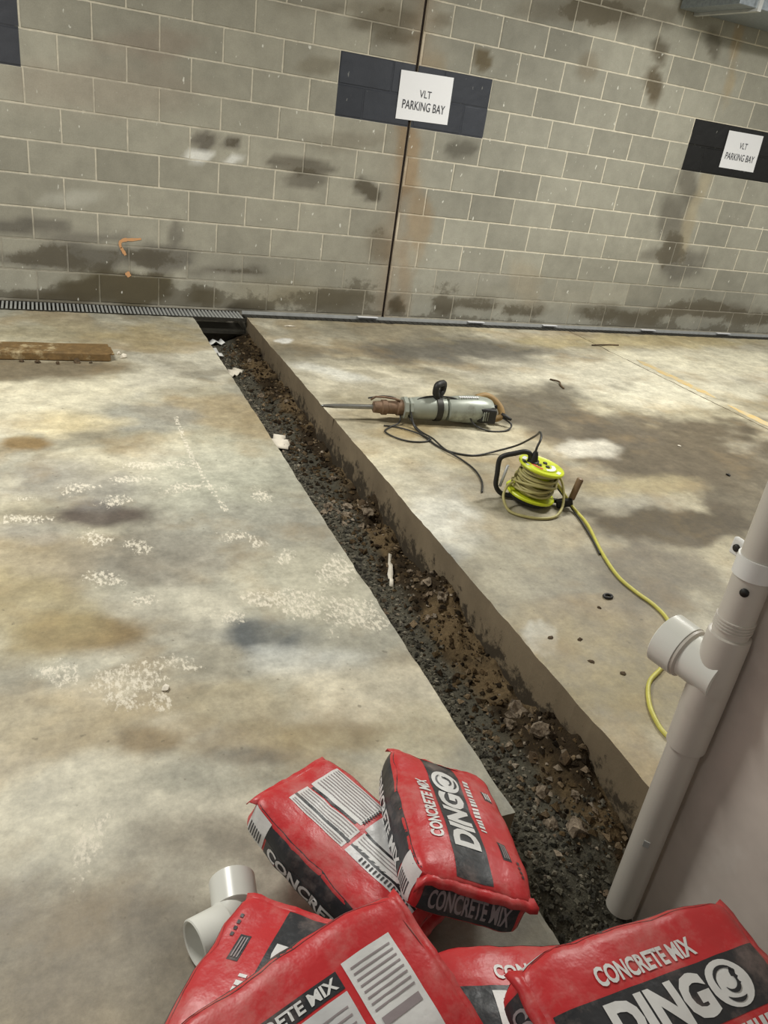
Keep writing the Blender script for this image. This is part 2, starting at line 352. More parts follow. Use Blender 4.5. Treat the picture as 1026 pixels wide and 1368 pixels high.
WALL_B = [
(-2.723,0.118,0.375,0.021,-0.003,-0.115,(92,84,62),0.95,0.30), (-2.561,0.127,0.143,0.008,-0.001,-0.116,(98,90,68),0.90,0.30),
(-2.095,0.088,0.153,0.008,0.003,-0.088,(92,84,62),0.90,0.30), (-1.755,0.026,0.173,0.008,0.002,-0.040,(30,28,24),1.00,0.25),
(-3.165,0.006,0.379,0.019,-0.004,-0.062,(86,78,60),0.80,0.40), (-1.166,0.130,0.462,0.024,0.010,-0.093,(118,110,90),0.80,0.50),
(-3.271,0.484,0.246,0.021,-0.004,-0.052,(104,100,92),0.80,0.40), (-2.907,0.442,0.237,0.019,-0.002,-0.039,(112,108,100),0.70,0.50),
(-3.008,0.302,0.567,0.040,-0.004,-0.079,(108,104,95),0.85,0.40), (-2.392,0.346,0.216,0.015,0.000,-0.093,(104,100,92),0.80,0.40),
(-2.290,0.522,0.051,0.004,0.001,-0.101,(108,104,95),0.70,0.50), (-2.096,1.139,0.090,0.011,0.002,-0.055,(104,99,90),0.90,0.30),
(-1.924,1.150,0.072,0.009,0.002,-0.046,(104,99,90),0.90,0.30), (-2.133,1.041,0.085,0.010,0.001,-0.033,(222,222,216),0.90,0.30),
(-1.908,1.039,0.078,0.009,0.001,-0.024,(216,216,210),0.90,0.30), (-1.406,1.056,0.234,-0.003,-0.003,-0.044,(106,101,90),0.90,0.30),
(-1.370,0.971,0.140,0.015,0.006,-0.060,(112,107,96),0.80,0.40), (-0.917,0.951,0.117,-0.054,-0.031,-0.050,(98,94,84),0.95,0.30),
(-2.920,0.697,0.194,0.019,-0.002,-0.042,(182,180,168),0.80,0.40), (-1.882,0.291,0.305,0.020,0.002,-0.038,(120,115,104),0.80,0.40),
(-0.748,0.547,0.113,0.009,0.023,-0.156,(120,110,92),0.70,0.50), (-0.509,0.104,0.087,0.004,0.014,-0.085,(72,62,44),0.95,0.30),
(-0.173,1.310,0.179,0.021,0.015,-0.072,(100,97,88),0.90,0.30), (-0.113,1.918,0.067,0.010,0.015,-0.065,(96,86,66),0.90,0.30),
(-0.500,2.096,0.080,0.013,0.008,-0.043,(108,102,88),0.70,0.50), (1.137,2.409,0.552,0.093,0.037,-0.101,(112,106,92),0.70,0.60),  # last: wall stains with the duct's shade painted in
(0.608,2.343,0.584,0.100,0.020,-0.063,(116,110,96),0.60,0.60), (1.473,1.959,0.089,0.013,0.055,-0.143,(96,86,68),0.90,0.40),  # first: more painted duct shade over stains
(1.450,2.219,0.087,0.014,0.038,-0.097,(92,84,68),0.80,0.40), (2.276,0.642,0.249,0.017,0.070,-0.172,(104,101,93),0.85,0.50),
(2.067,0.956,0.128,0.011,0.100,-0.249,(112,108,98),0.80,0.50), (2.145,1.279,0.118,0.012,0.075,-0.178,(106,102,92),0.80,0.50),
(2.036,0.679,0.294,0.021,0.028,-0.071,(116,112,102),0.70,0.50), (-0.476,0.275,0.067,0.004,0.059,-0.356,(150,128,100),0.50,0.60),
(-0.090,0.124,0.106,0.005,0.016,-0.081,(100,94,80),0.80,0.30), (0.267,0.154,0.205,0.010,0.013,-0.057,(108,102,88),0.80,0.40),
(0.752,0.138,0.249,0.012,0.016,-0.059,(112,106,92),0.80,0.40), (1.529,0.147,0.288,0.013,0.023,-0.068,(104,99,86),0.80,0.40),
(2.027,0.112,0.197,0.008,0.029,-0.078,(106,100,86),0.80,0.40), (2.787,0.219,0.578,0.027,0.029,-0.065,(116,110,97),0.80,0.40),
(3.473,0.166,0.310,0.013,0.034,-0.068,(118,112,98),0.80,0.40), (-0.936,2.024,0.283,0.047,0.010,-0.068,(104,97,82),0.80,0.50),
(-0.811,1.947,0.201,0.032,0.007,-0.044,(108,101,86),0.80,0.40), (-1.213,2.054,0.314,0.054,0.005,-0.042,(120,113,98),0.60,0.50),
(2.186,2.429,0.057,0.001,0.023,-0.172,(168,152,124),0.80,0.50), (2.250,2.114,0.059,0.000,0.021,-0.160,(168,154,126),0.70,0.50),
(2.301,1.326,0.062,-0.003,0.023,-0.180,(164,154,130),0.70,0.50), (2.282,0.975,0.063,-0.004,0.032,-0.252,(164,154,130),0.70,0.50),
(1.977,2.343,0.077,0.012,0.049,-0.108,(98,92,78),0.70,0.50), (-1.589,0.154,0.466,0.026,0.008,-0.113,(160,153,132),0.50,0.60),
(0.608,0.242,1.214,0.064,0.023,-0.089,(158,154,140),0.50,0.60), (0.202,0.377,0.430,0.027,0.016,-0.073,(160,157,146),0.50,0.50),
(-2.784,1.346,0.533,0.075,-0.005,-0.167,(150,140,126),0.50,0.70), (-2.421,1.647,0.319,0.051,0.000,-0.081,(150,138,124),0.60,0.50),
(-1.333,1.696,0.159,0.024,0.005,-0.044,(128,122,106),0.70,0.40), (0.805,2.007,0.096,0.014,0.031,-0.097,(128,118,100),0.60,0.50),
(0.642,0.404,0.166,0.010,0.049,-0.187,(160,150,130),0.50,0.50), (-0.424,0.742,0.103,0.009,0.059,-0.332,(160,138,108),0.60,0.50),
(-0.592,1.157,0.086,0.010,0.043,-0.255,(146,126,98),0.70,0.50), (-0.506,1.716,0.107,0.015,0.035,-0.186,(150,136,112),0.60,0.50),
(-1.058,1.255,0.229,0.028,0.009,-0.068,(128,122,108),0.60,0.50)]

# ================================================================ SETTING
PAINT = [(-4.42, -3.215, (60, 62, 68)), (-1.206, 0.0, (58, 61, 68)), (2.005, 3.215, (26, 26, 26))]
ZP0, ZP1 = 1.41, 1.81
XJ = -0.625
def paint_mask(x, z):
    m = np.zeros_like(x); c = np.zeros(x.shape + (3,))
    for a, b, col in PAINT:
        k = (x > a) & (x < b) & (z > ZP0 - .003) & (z < ZP1 - .003); m[k] = 1; c[k] = lin(col)
    return m, c
def wall_color(x, z, mortar=False):
    tone = fbm(x * 0.7, z * 0.7, 21, 4)[:, None]
    base = np.array(lin((152, 150, 138)))[None] * (0.64 + 0.68 * tone)
    base = np.where((x < XJ)[:, None], base * np.array([1.0, 0.985, 0.965]), base)
    if mortar:
        base = np.array(lin((212, 205, 186)))[None] * (0.75 + 0.4 * tone) * np.where((x < XJ)[:, None], 0.86, 1.0)
        base = base * np.where(z < 0.42, 0.62, 1.0)[:, None]
    for b in WALL_B:
        m = blob_mask(x, z, b, b[8], 1.2, 5.0, 11)[:, None] * b[7] * (0.7 if mortar else 1.0)
        base = base * (1 - m) + np.array(lin(b[6]))[None] * m
    # rust creeping out of the movement joint
    jr = np.exp(-np.abs(x - XJ) / 0.07) * (0.35 + 0.5 * fbm(x * 6, z * 3, 31, 3))
    jr = jr[:, None] * 0.62
    base = base * (1 - jr) + np.array(lin((150, 118, 84)))[None] * jr
    m, c = paint_mask(x, z)
    base = np.where(m[:, None] > 0, c, base)
    return base, m
def wall_damp_shade(x, z):
    d = 0.85 * np.exp(-z / 0.11) * (0.5 + fbm(x * 2.2, z * 0.5 + 3, 41, 3)) + 0.5 * np.exp(-((z - .28) / .12) ** 2) * sstep(.5, .7, fbm(x * 1.5, z * 2, 43, 3))
    d = d + 0.25 * sstep(0.56, 0.72, fbm(x * 1.6, z * 1.3, 47, 4))
    for b in WALL_B:
        if max(b[6]) < 124: d = d + 0.5 * b[7] * blob_mask(x, z, b, 0.6, 0.9, 5.0, 11)  # dark patches join in, including the shade painted near the duct
    m, c = paint_mask(x, z); return np.where(m > 0, 0, d)

def block_mesh(x0, x1, z0, z1):
    j = 0.0012; rnd = random.uniform
    ed = [e + s for a, b, _ in PAINT for e in (a, b) for s in (-0.001, 0.001) if x0 + .012 < e < x1 - .012]
    n = max(2, int(round((x1 - x0) / 0.036)))
    xs = sorted([x0 + 0.004 + (x1 - x0 - 0.008) * i / n for i in range(n + 1)] + ed); zs = [z0 + 0.004 + (z1 - z0 - 0.008) * i / 5 for i in range(6)]
    V = []; F = []; nx, nz = len(xs), len(zs)
    yo = rnd(-0.0015, 0.0015)
    for z in zs:
        for x in xs: V.append((x, yo + rnd(-.0006, .0006), z))
    for b in range(nz - 1):
        for a in range(nx - 1):
            i = b * nx + a; F.append((i, i + 1, i + nx + 1, i + nx))
    rim = [a for a in range(nx)] + [b * nx + nx - 1 for b in range(1, nz)] + [(nz - 1) * nx + a for a in range(nx - 2, -1, -1)] + [b * nx for b in range(nz - 2, 0, -1)]
    cx, cz = (x0 + x1) / 2, (z0 + z1) / 2
    def ring(y, g):
        s = len(V)
        for i in rim:
            x, _, z = V[i]
            V.append((x + (g if x > x1 - .006 else -g if x < x0 + .006 else 0) + rnd(-j, j) , y, z + (g if z > z1 - .006 else -g if z < z0 + .006 else 0) + rnd(-j, j)))
        return s
    r1 = ring(0.003, 0.004); r2 = ring(0.03, 0.004); m = len(rim)
    for k in range(m):
        l = (k + 1) % m
        F.append((rim[l], rim[k], r1 + k, r1 + l)); F.append((r1 + l, r1 + k, r2 + k, r2 + l))
    me = bpy.data.meshes.new('concrete_block'); me.from_pydata(V, [], F)
    A = np.array(V); c, p = wall_color(A[:, 0], A[:, 2]); set_col(me, c); set_float(me, p, 'Paint'); set_float(me, wall_damp_shade(A[:, 0], A[:, 2]), 'Damp')
    return me
def wall_panel(name, xa, xb, U, label):
    xs = sorted(list(np.arange(xa, xb, 0.05)) + [xb] + [e + s for a, b, _ in PAINT for e in (a, b) for s in (-.001, .001) if xa < e < xb])
    zs = sorted(list(np.arange(-0.35, 3.0, 0.05)) + [3.0, ZP0 - .004, ZP0 - .002, ZP1 - .004, ZP1 - .002])
    X, Z = np.meshgrid(xs, zs); nx, nz = len(xs), len(zs)
    V = [(x, 0.0035, z) for x, z in zip(X.ravel(), Z.ravel())]
    F = [(b * nx + a, b * nx + a + 1, (b + 1) * nx + a + 1, (b + 1) * nx + a) for b in range(nz - 1) for a in range(nx - 1)]
    s = len(V); V += [(xa, .2, -.35), (xb, .2, -.35), (xb, .2, 3.0), (xa, .2, 3.0)]
    c0, c1, c2, c3 = 0, nx - 1, nx * nz - 1, nx * (nz - 1)
    F += [(s + 1, s, s + 3, s + 2), (c0, c3, s + 3, s), (c2, c1, s + 1, s + 2), (c1, c0, s, s + 1), (c3, c2, s + 2, s + 3)]
    me = bpy.data.meshes.new(name); me.from_pydata(V, [], F)
    A = np.array(V); c, _ = wall_color(A[:, 0], A[:, 2], True); set_col(me, c)
    w = structure(link(name, me, M_MORTAR), label)
    for k in range(-6, 9):
        z1 = 1.81 - 0.2 * k - 0.005; z0 = z1 - 0.19
        off = 0.0 if k % 2 == 0 else 0.2
        n0 = math.floor((xa - U - off) / 0.4) - 1
        for n in range(n0, n0 + 40):
            x0 = U + off + 0.4 * n + 0.005; x1 = x0 + 0.39
            x0c, x1c = max(x0, xa + .002), min(x1, xb - .002)
            if x1c - x0c < 0.03: continue
            link('concrete_block', block_mesh(x0c, x1c, z0, z1), M_WALL, w)
    return w
wallL = wall_panel('wall_back', -4.9, XJ - 0.012, -1.206, 'grey concrete block wall panel left of the dark vertical movement joint')
wallR = wall_panel('wall_back.001', XJ + 0.012, 5.2, 0.0, 'grey concrete block wall panel right of the dark vertical movement joint')
structure(link('trim_1', box_mesh('trim_1', (XJ, 0.03, 1.32), (0.03, 0.02, 3.34)), M_JOINT), 'dark sealant in the vertical movement joint of the block wall')
# sprayed orange survey mark on the blocks
t = NT('orange_spray'); f = t.noise(60, 4, 0.7, t.pos()); t.l(t.mix(t.mp(f, .35, .7, 0, .5), rgba((214, 156, 104)), rgba((184, 160, 130))), t.b.inputs['Base Color']); t.rough(0.8)
M_ORANGE = t.m
bm = bmesh.new()
def splat(bm, pts, w):
    P = catmull([(x, 0, z) for x, z in pts], 5); n = len(P); L = []
    for i, p in enumerate(P):
        d = (P[min(i + 1, n - 1)] - P[max(i - 1, 0)]).normalized(); s = Vector((-d.z, 0, d.x)); ww = w * (0.5 + 0.5 * math.sin(math.pi * (i + .8) / (n + .6))) * random.uniform(.75, 1.1)
        L.append((bm.verts.new(p + s * ww + Vector((0, -.0026, 0))), bm.verts.new(p - s * ww + Vector((0, -.0026, 0)))))
    for a, b in zip(L, L[1:]): bm.faces.new((a[0], a[1], b[1], b[0]))
splat(bm, [(-2.525, .467), (-2.58, .458), (-2.635, .452), (-2.665, .432), (-2.66, .395)], .012)
splat(bm, [(-2.66, .40), (-2.63, .35)], .012); splat(bm, [(-2.625, .235), (-2.605, .205)], .018)
o = link('spray_mark', bm_mesh(bm, 'spray_mark'), M_ORANGE, wallL); o['label'] = 'small orange sprayed mark'

# ---- floor slabs
ZB = -0.42
def floor_color(X, Y, base, blobs, seed):
    t1 = fbm(X * 1.1, Y * 1.1, seed, 5)[:, None]; t2 = fbm(X * 3.1 + 4, Y * 1.7, seed + 5, 4)[:, None]
    c = np.array(lin(base))[None] * (0.50 + 0.62 * t1 + 0.38 * t2)
    wx = X + 0.5 * (fbm(X * 1.3, Y * 1.3, seed + 60, 4) - .5); wy = Y + 0.5 * (fbm(X * 1.3 + 9, Y * 1.3, seed + 64, 4) - .5)
    for f, s_, lo, hi, tone, al in ((1.5, 70, .50, .62, (214, 208, 188), .55), (2.1, 74, .50, .64, (136, 132, 120), .5), (3.6, 78, .52, .66, (204, 198, 178), .4), (4.4, 82, .54, .66, (126, 118, 100), .42), (1.9, 86, .54, .66, (160, 138, 100), .4)):
        m = sstep(lo, hi, fbm(wx * f + s_, wy * f * 1.25, seed + s_, 6))[:, None] * al
        c = c * (1 - m) + np.array(lin(tone))[None] * m
    warm = sstep(.45, .7, fbm(X * .9 + 7, Y * .9, seed + 9, 4))[:, None]
    c = c * (1 - warm * np.array([0.0, 0.03, 0.12])[None])
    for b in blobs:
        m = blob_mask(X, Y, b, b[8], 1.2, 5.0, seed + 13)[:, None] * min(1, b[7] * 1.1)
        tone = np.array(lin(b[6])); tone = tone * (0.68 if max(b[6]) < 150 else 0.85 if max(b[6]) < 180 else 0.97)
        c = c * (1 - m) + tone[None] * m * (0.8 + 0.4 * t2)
    return c
def slab(name, xs, ys, keep, base, blobs, seed, label, chip=True):
    xs = np.array(xs); ys = np.array(ys); nx, ny = len(xs), len(ys)
    X, Y = np.meshgrid(xs, ys); X = X.ravel(); Y = Y.ravel()
    cx = (xs[:-1] + xs[1:]) / 2; cy = (ys[:-1] + ys[1:]) / 2
    F = []; edges = {}
    for b in range(ny - 1):
        for a in range(nx - 1):
            if not keep(cx[a], cy[b]): continue
            i = b * nx + a; q = (i, i + 1, i + nx + 1, i + nx); F.append(q)
            for e in zip(q, q[1:] + q[:1]):
                if (e[1], e[0]) in edges: del edges[(e[1], e[0])]
                else: edges[e] = 1
    Z = np.zeros_like(X)
    if chip:
        bv = sorted({v for e in edges for v in e}); bv = np.array(bv)
        d = (fbm(X[bv] * 9, Y[bv] * 9, seed + 40, 4) - .5) * 0.014
        X[bv] += d; Z[bv] -= np.abs(fbm(X[bv] * 14, Y[bv] * 14, seed + 44, 3) - .5) * 0.012
    V = np.stack([X, Y, Z], 1).tolist()
    nf = len(F); mp = {}
    def low(v, lv):
        if (v, lv) not in mp:
            mp[(v, lv)] = len(V); x, y, z = V[v]; V.append([x, y, z if lv == 0 else ZB])
        return mp[(v, lv)]
    for a, b in edges: F.append((low(b, 0), low(a, 0), low(a, 1), low(b, 1)))
    used = sorted({v for f in F for v in f}); re_ = {v: i for i, v in enumerate(used)}
    V = [V[v] for v in used]; F = [tuple(re_[v] for v in f) for f in F]
    me = bpy.data.meshes.new(name); me.from_pydata(V, [], F)
    A = np.array(V); set_col(me, floor_color(A[:, 0], A[:, 1], base, blobs, seed))
    s = np.zeros(len(A))
    if name == 'floor':
        for b in SCUFF: s = np.maximum(s, blob_mask(A[:, 0], A[:, 1], b, 0.75, 1.4, 9, 71))
        # pale dragged scratch
        P = catmull([(-2.609, -2.16, 0), (-2.612, -2.50, 0), (-2.60, -2.79, 0), (-2.565, -3.14, 0)], 12)
        d = np.min([np.hypot(A[:, 0] - p.x, A[:, 1] - p.y) for p in P], 0); s = np.maximum(s, 1.4 * (1 - sstep(.006, .023, d)))
    else:
        s = 0.32 * sstep(.5, .75, fbm(A[:, 0] * 1.3, A[:, 1] * 1.3, 90, 3))
    set_float(me, s, 'Scuff')
    o = link(name, me, [M_FLOOR, M_CUT])
    mi = np.zeros(len(F), np.int32); mi[nf:] = 1; me.polygons.foreach_set('material_index', mi)
    return structure(o, label)
L = np.linspace
xsL = list(L(-5.0, -3.5, 50))[:-1] + [v for v in L(-3.5, -2.28, 88)] + list(L(-2.28, -2.2, 7))[1:]
ysL = list(L(-7.0, -5.4, 30))[:-1] + list(L(-5.4, -4.742, 44)) + list(L(-4.742, -0.25, 300))[1:]
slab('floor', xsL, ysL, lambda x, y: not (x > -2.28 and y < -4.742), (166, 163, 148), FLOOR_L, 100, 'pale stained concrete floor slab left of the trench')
xsR = list(L(-1.8, 1.108, 150)) + [1.118] + list(L(1.118, 5.2, 120))[1:]
ysR = list(L(-7.0, -5.0, 40))[:-1] + list(L(-5.0, -0.19, 240))
slab('floor.001', xsR, ysR, lambda x, y: not (1.108 < x < 1.118), (166, 160, 142), FLOOR_R, 200, 'stained concrete floor slab right of the trench')
# worn yellow bay line along the floor joint
t = NT('worn_yellow_paint'); p = t.pos(); f = t.noise(14, 6, 0.7, p)
t.l(t.mix(t.mp(f, .42, .62, 0, 1), rgba((190, 178, 146)), rgba((206, 174, 108))), t.b.inputs['Base Color']); t.rough(0.7)
bm = bmesh.new()
for y0, y1, xo in ((-1.0, -1.9, 0.0), (-2.02, -3.2, -.02)):
    n = 24; A = []
    for i in range(n + 1):
        y = y0 + (y1 - y0) * i / n; w = 0.038 * min(1, 6 * min(i + .3, n - i + .3) / n) + random.uniform(-.006, .006)
        A.append([bm.verts.new((1.215 + xo + s * w + random.uniform(-.004, .004), y, .0012)) for s in (-1, 1)])
    for a, b in zip(A, A[1:]): bm.faces.new((a[0], b[0], b[1], a[1]))
structure(link('trim_2', bm_mesh(bm, 'trim_2'), t.m), 'worn yellow parking bay line on the right floor slab')

# ---- trench bed: dark gravel on the left, clay bank against the cut face
def trench_height(x, y):
    u = (x + 2.2) / 0.4
    lump = fbm(x * 7, y * 7, 301, 5) - .5; big = fbm(x * 2.2, y * 2.2, 305, 3) - .5
    edge = 0.66 + 0.32 * (fbm(y * 2.4, y * 0 + 2, 310, 3) - .5) + 0.10 * np.sin(y * 2.1)
    bank = sstep(edge - .10, edge + .42, u)
    z = -0.225 + 0.05 * big + 0.03 * lump + bank * (0.022 + 0.11 * lump + .05 * big)
    heap = np.exp(-((y + 2.92) / .16) ** 2) * sstep(.1, .5, u) * .075 + np.exp(-((y + 3.62) / .2) ** 2) * bank * .06 + np.exp(-((y + 4.42) / .25) ** 2) * bank * .05
    z = z + heap * (.6 + .8 * (lump + .5))
    z = z + 0.03 * sstep(-.7, -.25, y) + .045 * sstep(-2.6, -1.4, y) * bank
    z = np.where(y < -4.7, z - .07 * sstep(-4.7, -5.0, y), z)
    return z, bank
xs = L(-2.3, -1.76, 50); ys = L(-6.4, -0.16, 560)
X, Y = np.meshgrid(xs, ys); X = X.ravel(); Y = Y.ravel(); Z, bank = trench_height(X, Y)
nx = len(xs); F = [(b * nx + a, b * nx + a + 1, (b + 1) * nx + a + 1, (b + 1) * nx + a) for b in range(len(ys) - 1) for a in range(nx - 1)]
me = bpy.data.meshes.new('trench_bed'); me.from_pydata(np.stack([X, Y, Z], 1).tolist(), [], F); smooth(me)
k = sstep(.15, .5, bank + .5 * (fbm(X * 9, Y * 9, 333, 4) - .5))[:, None]
cg = np.array(lin((88, 85, 74))); cs = np.array(lin((112, 95, 70))); cd = np.array(lin((58, 48, 35)))
s2 = sstep(.42, .6, fbm(X * 8, Y * 8, 340, 4))[:, None]
set_col(me, cg * (1 - k) + (cs * (1 - s2) + cd * s2) * k)
structure(link('ground', me, M_EARTH), 'earth and gravel bed at the bottom of the trench')
structure(link('ground.001', box_mesh('ground', (0.1, -3.3, -.5), (11, 8, .12)), M_CLOD), 'subsoil under the slabs')

def stone_bm(bm, c, r, seed, flat=0.7, sub=1):
    rr = bmesh.ops.create_icosphere(bm, subdivisions=sub, radius=1.0); vs_ = rr['verts']
    rng = random.Random(seed); q = Matrix.Rotation(rng.uniform(0, 6.3), 3, 'Z') @ Matrix.Rotation(rng.uniform(-.5, .5), 3, 'X')
    sx, sy, sz = r * rng.uniform(.8, 1.25), r * rng.uniform(.65, 1.0), r * flat * rng.uniform(.7, 1.1); o_ = rng.uniform(0, 50)
    for v in vs_:
        n = 1 + 0.75 * mnoise.noise(v.co * 1.3 + Vector((o_, 0, 0))) + .25 * mnoise.noise(v.co * 3.1 + Vector((o_, 7, 0)))
        v.co = Vector(c) + q @ Vector((v.co.x * sx * n, v.co.y * sy * n, v.co.z * sz * n))
def scatter_stones(name, n, region, rlo, rhi, cols, seed):
    """one joined mass of loose stones: octahedral chips with jitter"""
    rng = np.random.default_rng(seed)
    base = np.array([[1, 0, 0], [0, 1, 0], [-1, 0, 0], [0, -1, 0], [0, 0, 1], [0, 0, -1]], float)
    fc = np.array([[0, 1, 4], [1, 2, 4], [2, 3, 4], [3, 0, 4], [1, 0, 5], [2, 1, 5], [3, 2, 5], [0, 3, 5]])
    x, y = region(rng, n); z, bk = trench_height(x, y); r = rlo + (rhi - rlo) * rng.random(n) ** 2.2
    V = base[None] * (r[:, None, None] * (0.7 + 0.6 * rng.random((n, 6, 1))))
    V = V + (rng.random((n, 6, 3)) - .5) * r[:, None, None] * .75
    a = rng.random(n) * 6.283; ca, sa = np.cos(a), np.sin(a)
    V = np.stack([V[..., 0] * ca[:, None] - V[..., 1] * sa[:, None], V[..., 0] * sa[:, None] + V[..., 1] * ca[:, None], V[..., 2] * .75], -1)
    V = V + np.stack([x, y, z + r * .35], -1)[:, None]
    F = (fc[None] + 6 * np.arange(n)[:, None, None]).reshape(-1, 3)
    me = bpy.data.meshes.new(name); me.from_pydata(V.reshape(-1, 3).tolist(), [], F.tolist())
    c = np.array([lin(q) for q in cols])[rng.integers(0, len(cols), n)] * (0.6 + .8 * rng.random((n, 1)))
    set_col(me, np.repeat(c, 6, 0))
    return link(name, me, M_EARTH)
def reg_gravel(rng, n):
    y = -6.0 + 5.7 * rng.random(n); x = -2.26 + .30 * rng.random(n) ** 1.0 + .1 * (rng.random(n) - .5); x = np.where((y > -4.7), np.maximum(x, -2.195), x); x = np.where(y < -4.6, x + .16 * rng.random(n), x)
    return np.minimum(x, np.where(y < -4.8, -1.90, -1.83)), y
o = scatter_stones('gravel', 15000, reg_gravel, .003, .010, [(88, 85, 75), (104, 100, 87), (62, 60, 53), (128, 122, 108), (76, 73, 66)], 5); o['kind'] = 'stuff'; tag(o, 'loose dark gravel along the bottom of the trench', 'gravel')
def reg_soil(rng, n):
    y = -4.8 + 4.5 * rng.random(n); x = -1.81 - .20 * rng.random(n) ** 1.3; return x, y
o = scatter_stones('clods', 2300, reg_soil, .003, .016, [(92, 76, 54), (60, 48, 34), (46, 38, 28), (120, 104, 82), (80, 66, 46)], 6); o['kind'] = 'stuff'; tag(o, 'crumbled brown clay clods on the trench bank', 'soil')

def reg_heap(rng, n):
    y = np.array([-2.92, -2.92, -2.92, -3.64, -3.64, -4.34, -4.55, -4.62, -2.0, -1.3])[rng.integers(0, 10, n)] + .12 * rng.normal(size=n); x = -1.83 - .30 * rng.random(n) ** 1.4; return x, y
o = scatter_stones('crumbs', 420, reg_heap, .004, .013, [(138, 125, 108), (120, 106, 89), (150, 138, 122), (104, 90, 74)], 8); o['kind'] = 'stuff'; tag(o, 'pale crumbled concrete scattered on the trench bank heaps', 'rubble')

# ---- pillar, ceiling
structure(link('pillar', box_mesh('pillar', (-1.52, -5.70, 1.25), (.70, 1.74, 3.5), None, .008), M_PILLAR), 'grey concrete pillar standing at the right edge of the trench')
structure(link('ceiling', box_mesh('ceiling', (.1, -3.4, 3.06), (11, 8, .12)), M_CEIL), 'concrete ceiling slab')

# ================================================================ THINGS
FONT_CACHE = {}
def text_mesh(txt, width, height, bold=0.0, sx=None):
    """flat lettering in the xy plane, centred, fitted to width x height"""
    cu = bpy.data.curves.new('lettering', 'FONT'); cu.body = txt; cu.align_x = 'CENTER'; cu.align_y = 'CENTER'; cu.offset = bold; cu.resolution_u = 3; cu.space_line = 1.05
    ob = bpy.data.objects.new('lettering', cu); COL.objects.link(ob)
    dg = bpy.context.evaluated_depsgraph_get(); me = bpy.data.meshes.new_from_object(ob.evaluated_get(dg)); bpy.data.objects.remove(ob)
    A = np.array([v.co[:] for v in me.vertices]); lo, hi = A.min(0), A.max(0); k = (A - (lo + hi) / 2) / np.maximum(hi - lo, 1e-6)
    k[:, 0] *= width; k[:, 1] *= height; k[:, 2] = 0
    me.vertices.foreach_set('co', k.ravel()); me.materials.clear()
    return me

# ---- paper signs on the painted panels
def paper_sign(corners, label, width_lines):
    # corners: x,z of TL, TR, BR, BL on the wall
    t_ = empty('paper_sign', ((corners[0][0] + corners[2][0]) / 2, -0.004, (corners[0][1] + corners[2][1]) / 2))
    tag(t_, label, 'sign', 'printed bay signs on the block wall')
    ox, oz = t_.location.x, t_.location.z
    n = 8; V = []; F = []
    for b in range(n + 1):
        for a in range(n + 1):
            u, v = a / n, b / n
            T = Vector(corners[0]).lerp(Vector(corners[1]), u); B = Vector(corners[3]).lerp(Vector(corners[2]), u); p = T.lerp(B, v)
            V.append((p.x - ox, -.0006 - .002 * math.sin(u * 3.1) * v - .001 * math.sin(v * 5), p.y - oz))
    for b in range(n):
        for a in range(n): i = b * (n + 1) + a; F.append((i, i + n + 1, i + n + 2, i + 1))
    me = bpy.data.meshes.new('sheet'); me.from_pydata(V, [], F)
    o = link('sheet', me, M_PAPER, t_); sm = o.modifiers.new('solid', 'SOLIDIFY'); sm.thickness = .0006; sm.offset = 1
    ang = math.atan2(corners[1][1] - corners[0][1], corners[1][0] - corners[0][0])
    for txt, w, h, dz in width_lines:
        m = text_mesh(txt, w, h, 0.004); 
        o = link('lettering', m, M_INK, t_); o.rotation_euler = (math.pi / 2, 0, 0); o.location = (0, -.0042, dz)
    return t_
paper_sign([(-.747, 1.761), (-.326, 1.771), (-.320, 1.461), (-.744, 1.451)], 'white sheet reading VLT PARKING BAY on the slate grey painted panel', (('VLT', .095, .048, .022), ('PARKING BAY', .345, .058, -.058)))
paper_sign([(2.403, 1.768), (2.815, 1.771), (2.832, 1.474), (2.414, 1.474)], 'white sheet reading VLT PARKING BAY on the black painted panel', (('VLT', .09, .048, .045), ('PARKING BAY', .345, .055, -.048)))

# ---- floor drain along the wall
t = empty('channel_drain', (-3.41, -.13, 0)); tag(t, 'slotted metal channel drain at the wall foot left of the trench', 'drain')
bm = bmesh.new()
add_box(bm, (0, 0, -.10), (3.18, .24, .02)); link('channel', bm_mesh(bm, 'channel'), M_DARKSTEEL, t)
bm = bmesh.new()
for i in range(122): add_box(bm, (-1.575 + i * .026, 0, -.006), (.013, .20, .016))
o = link('grate', bm_mesh(bm, 'grate'), M_STEEL, t); o['kind'] = 'stuff'
for s in (-1, 1): link('rail', box_mesh('rail', (0, s * .107, -.008), (3.18, .012, .022)), M_DARKSTEEL, t)
t = empty('channel_drain', (1.7, -.08, 0)); tag(t, 'dark iron covered channel drain at the wall foot right of the trench', 'drain')
link('cover', box_mesh('cover', (0, -.036, -.028), (7.0, .145, .03)), M_DARKSTEEL, t)
link('edge_strip', box_mesh('edge_strip', (0, .048, -.004), (7.0, .014, .026)), M_STEEL, t)
bm = bmesh.new()
for i in range(140): add_box(bm, (-3.48 + i * .05, -.036, -.012), (.03, .115, .003))
o = link('grate', bm_mesh(bm, 'grate'), M_DARKSTEEL, t); o['kind'] = 'stuff'
for x in (-.778, .229, .991, 2.127, 3.099):
    link('clip', box_mesh('clip', (x - 1.7, .034, .008), (.15 + random.uniform(-.03, .03), .03, .006)), M_PAPER, t)

# ---- sheet metal duct near the ceiling
t = empty('ventilation_duct', (3.4, -.35, 2.51)); tag(t, 'grey sheet metal duct running along the wall under the ceiling', 'duct')
o = link('duct_body', box_mesh('duct_body', (0, 0, .20), (3.8, .62, .40), None, .004), M_DUCT, t)
for x in (-1.72, -.5, .7): link('flange', box_mesh('flange', (x, 0, .20), (.035, .66, .44), None, .003), M_STEEL, t)

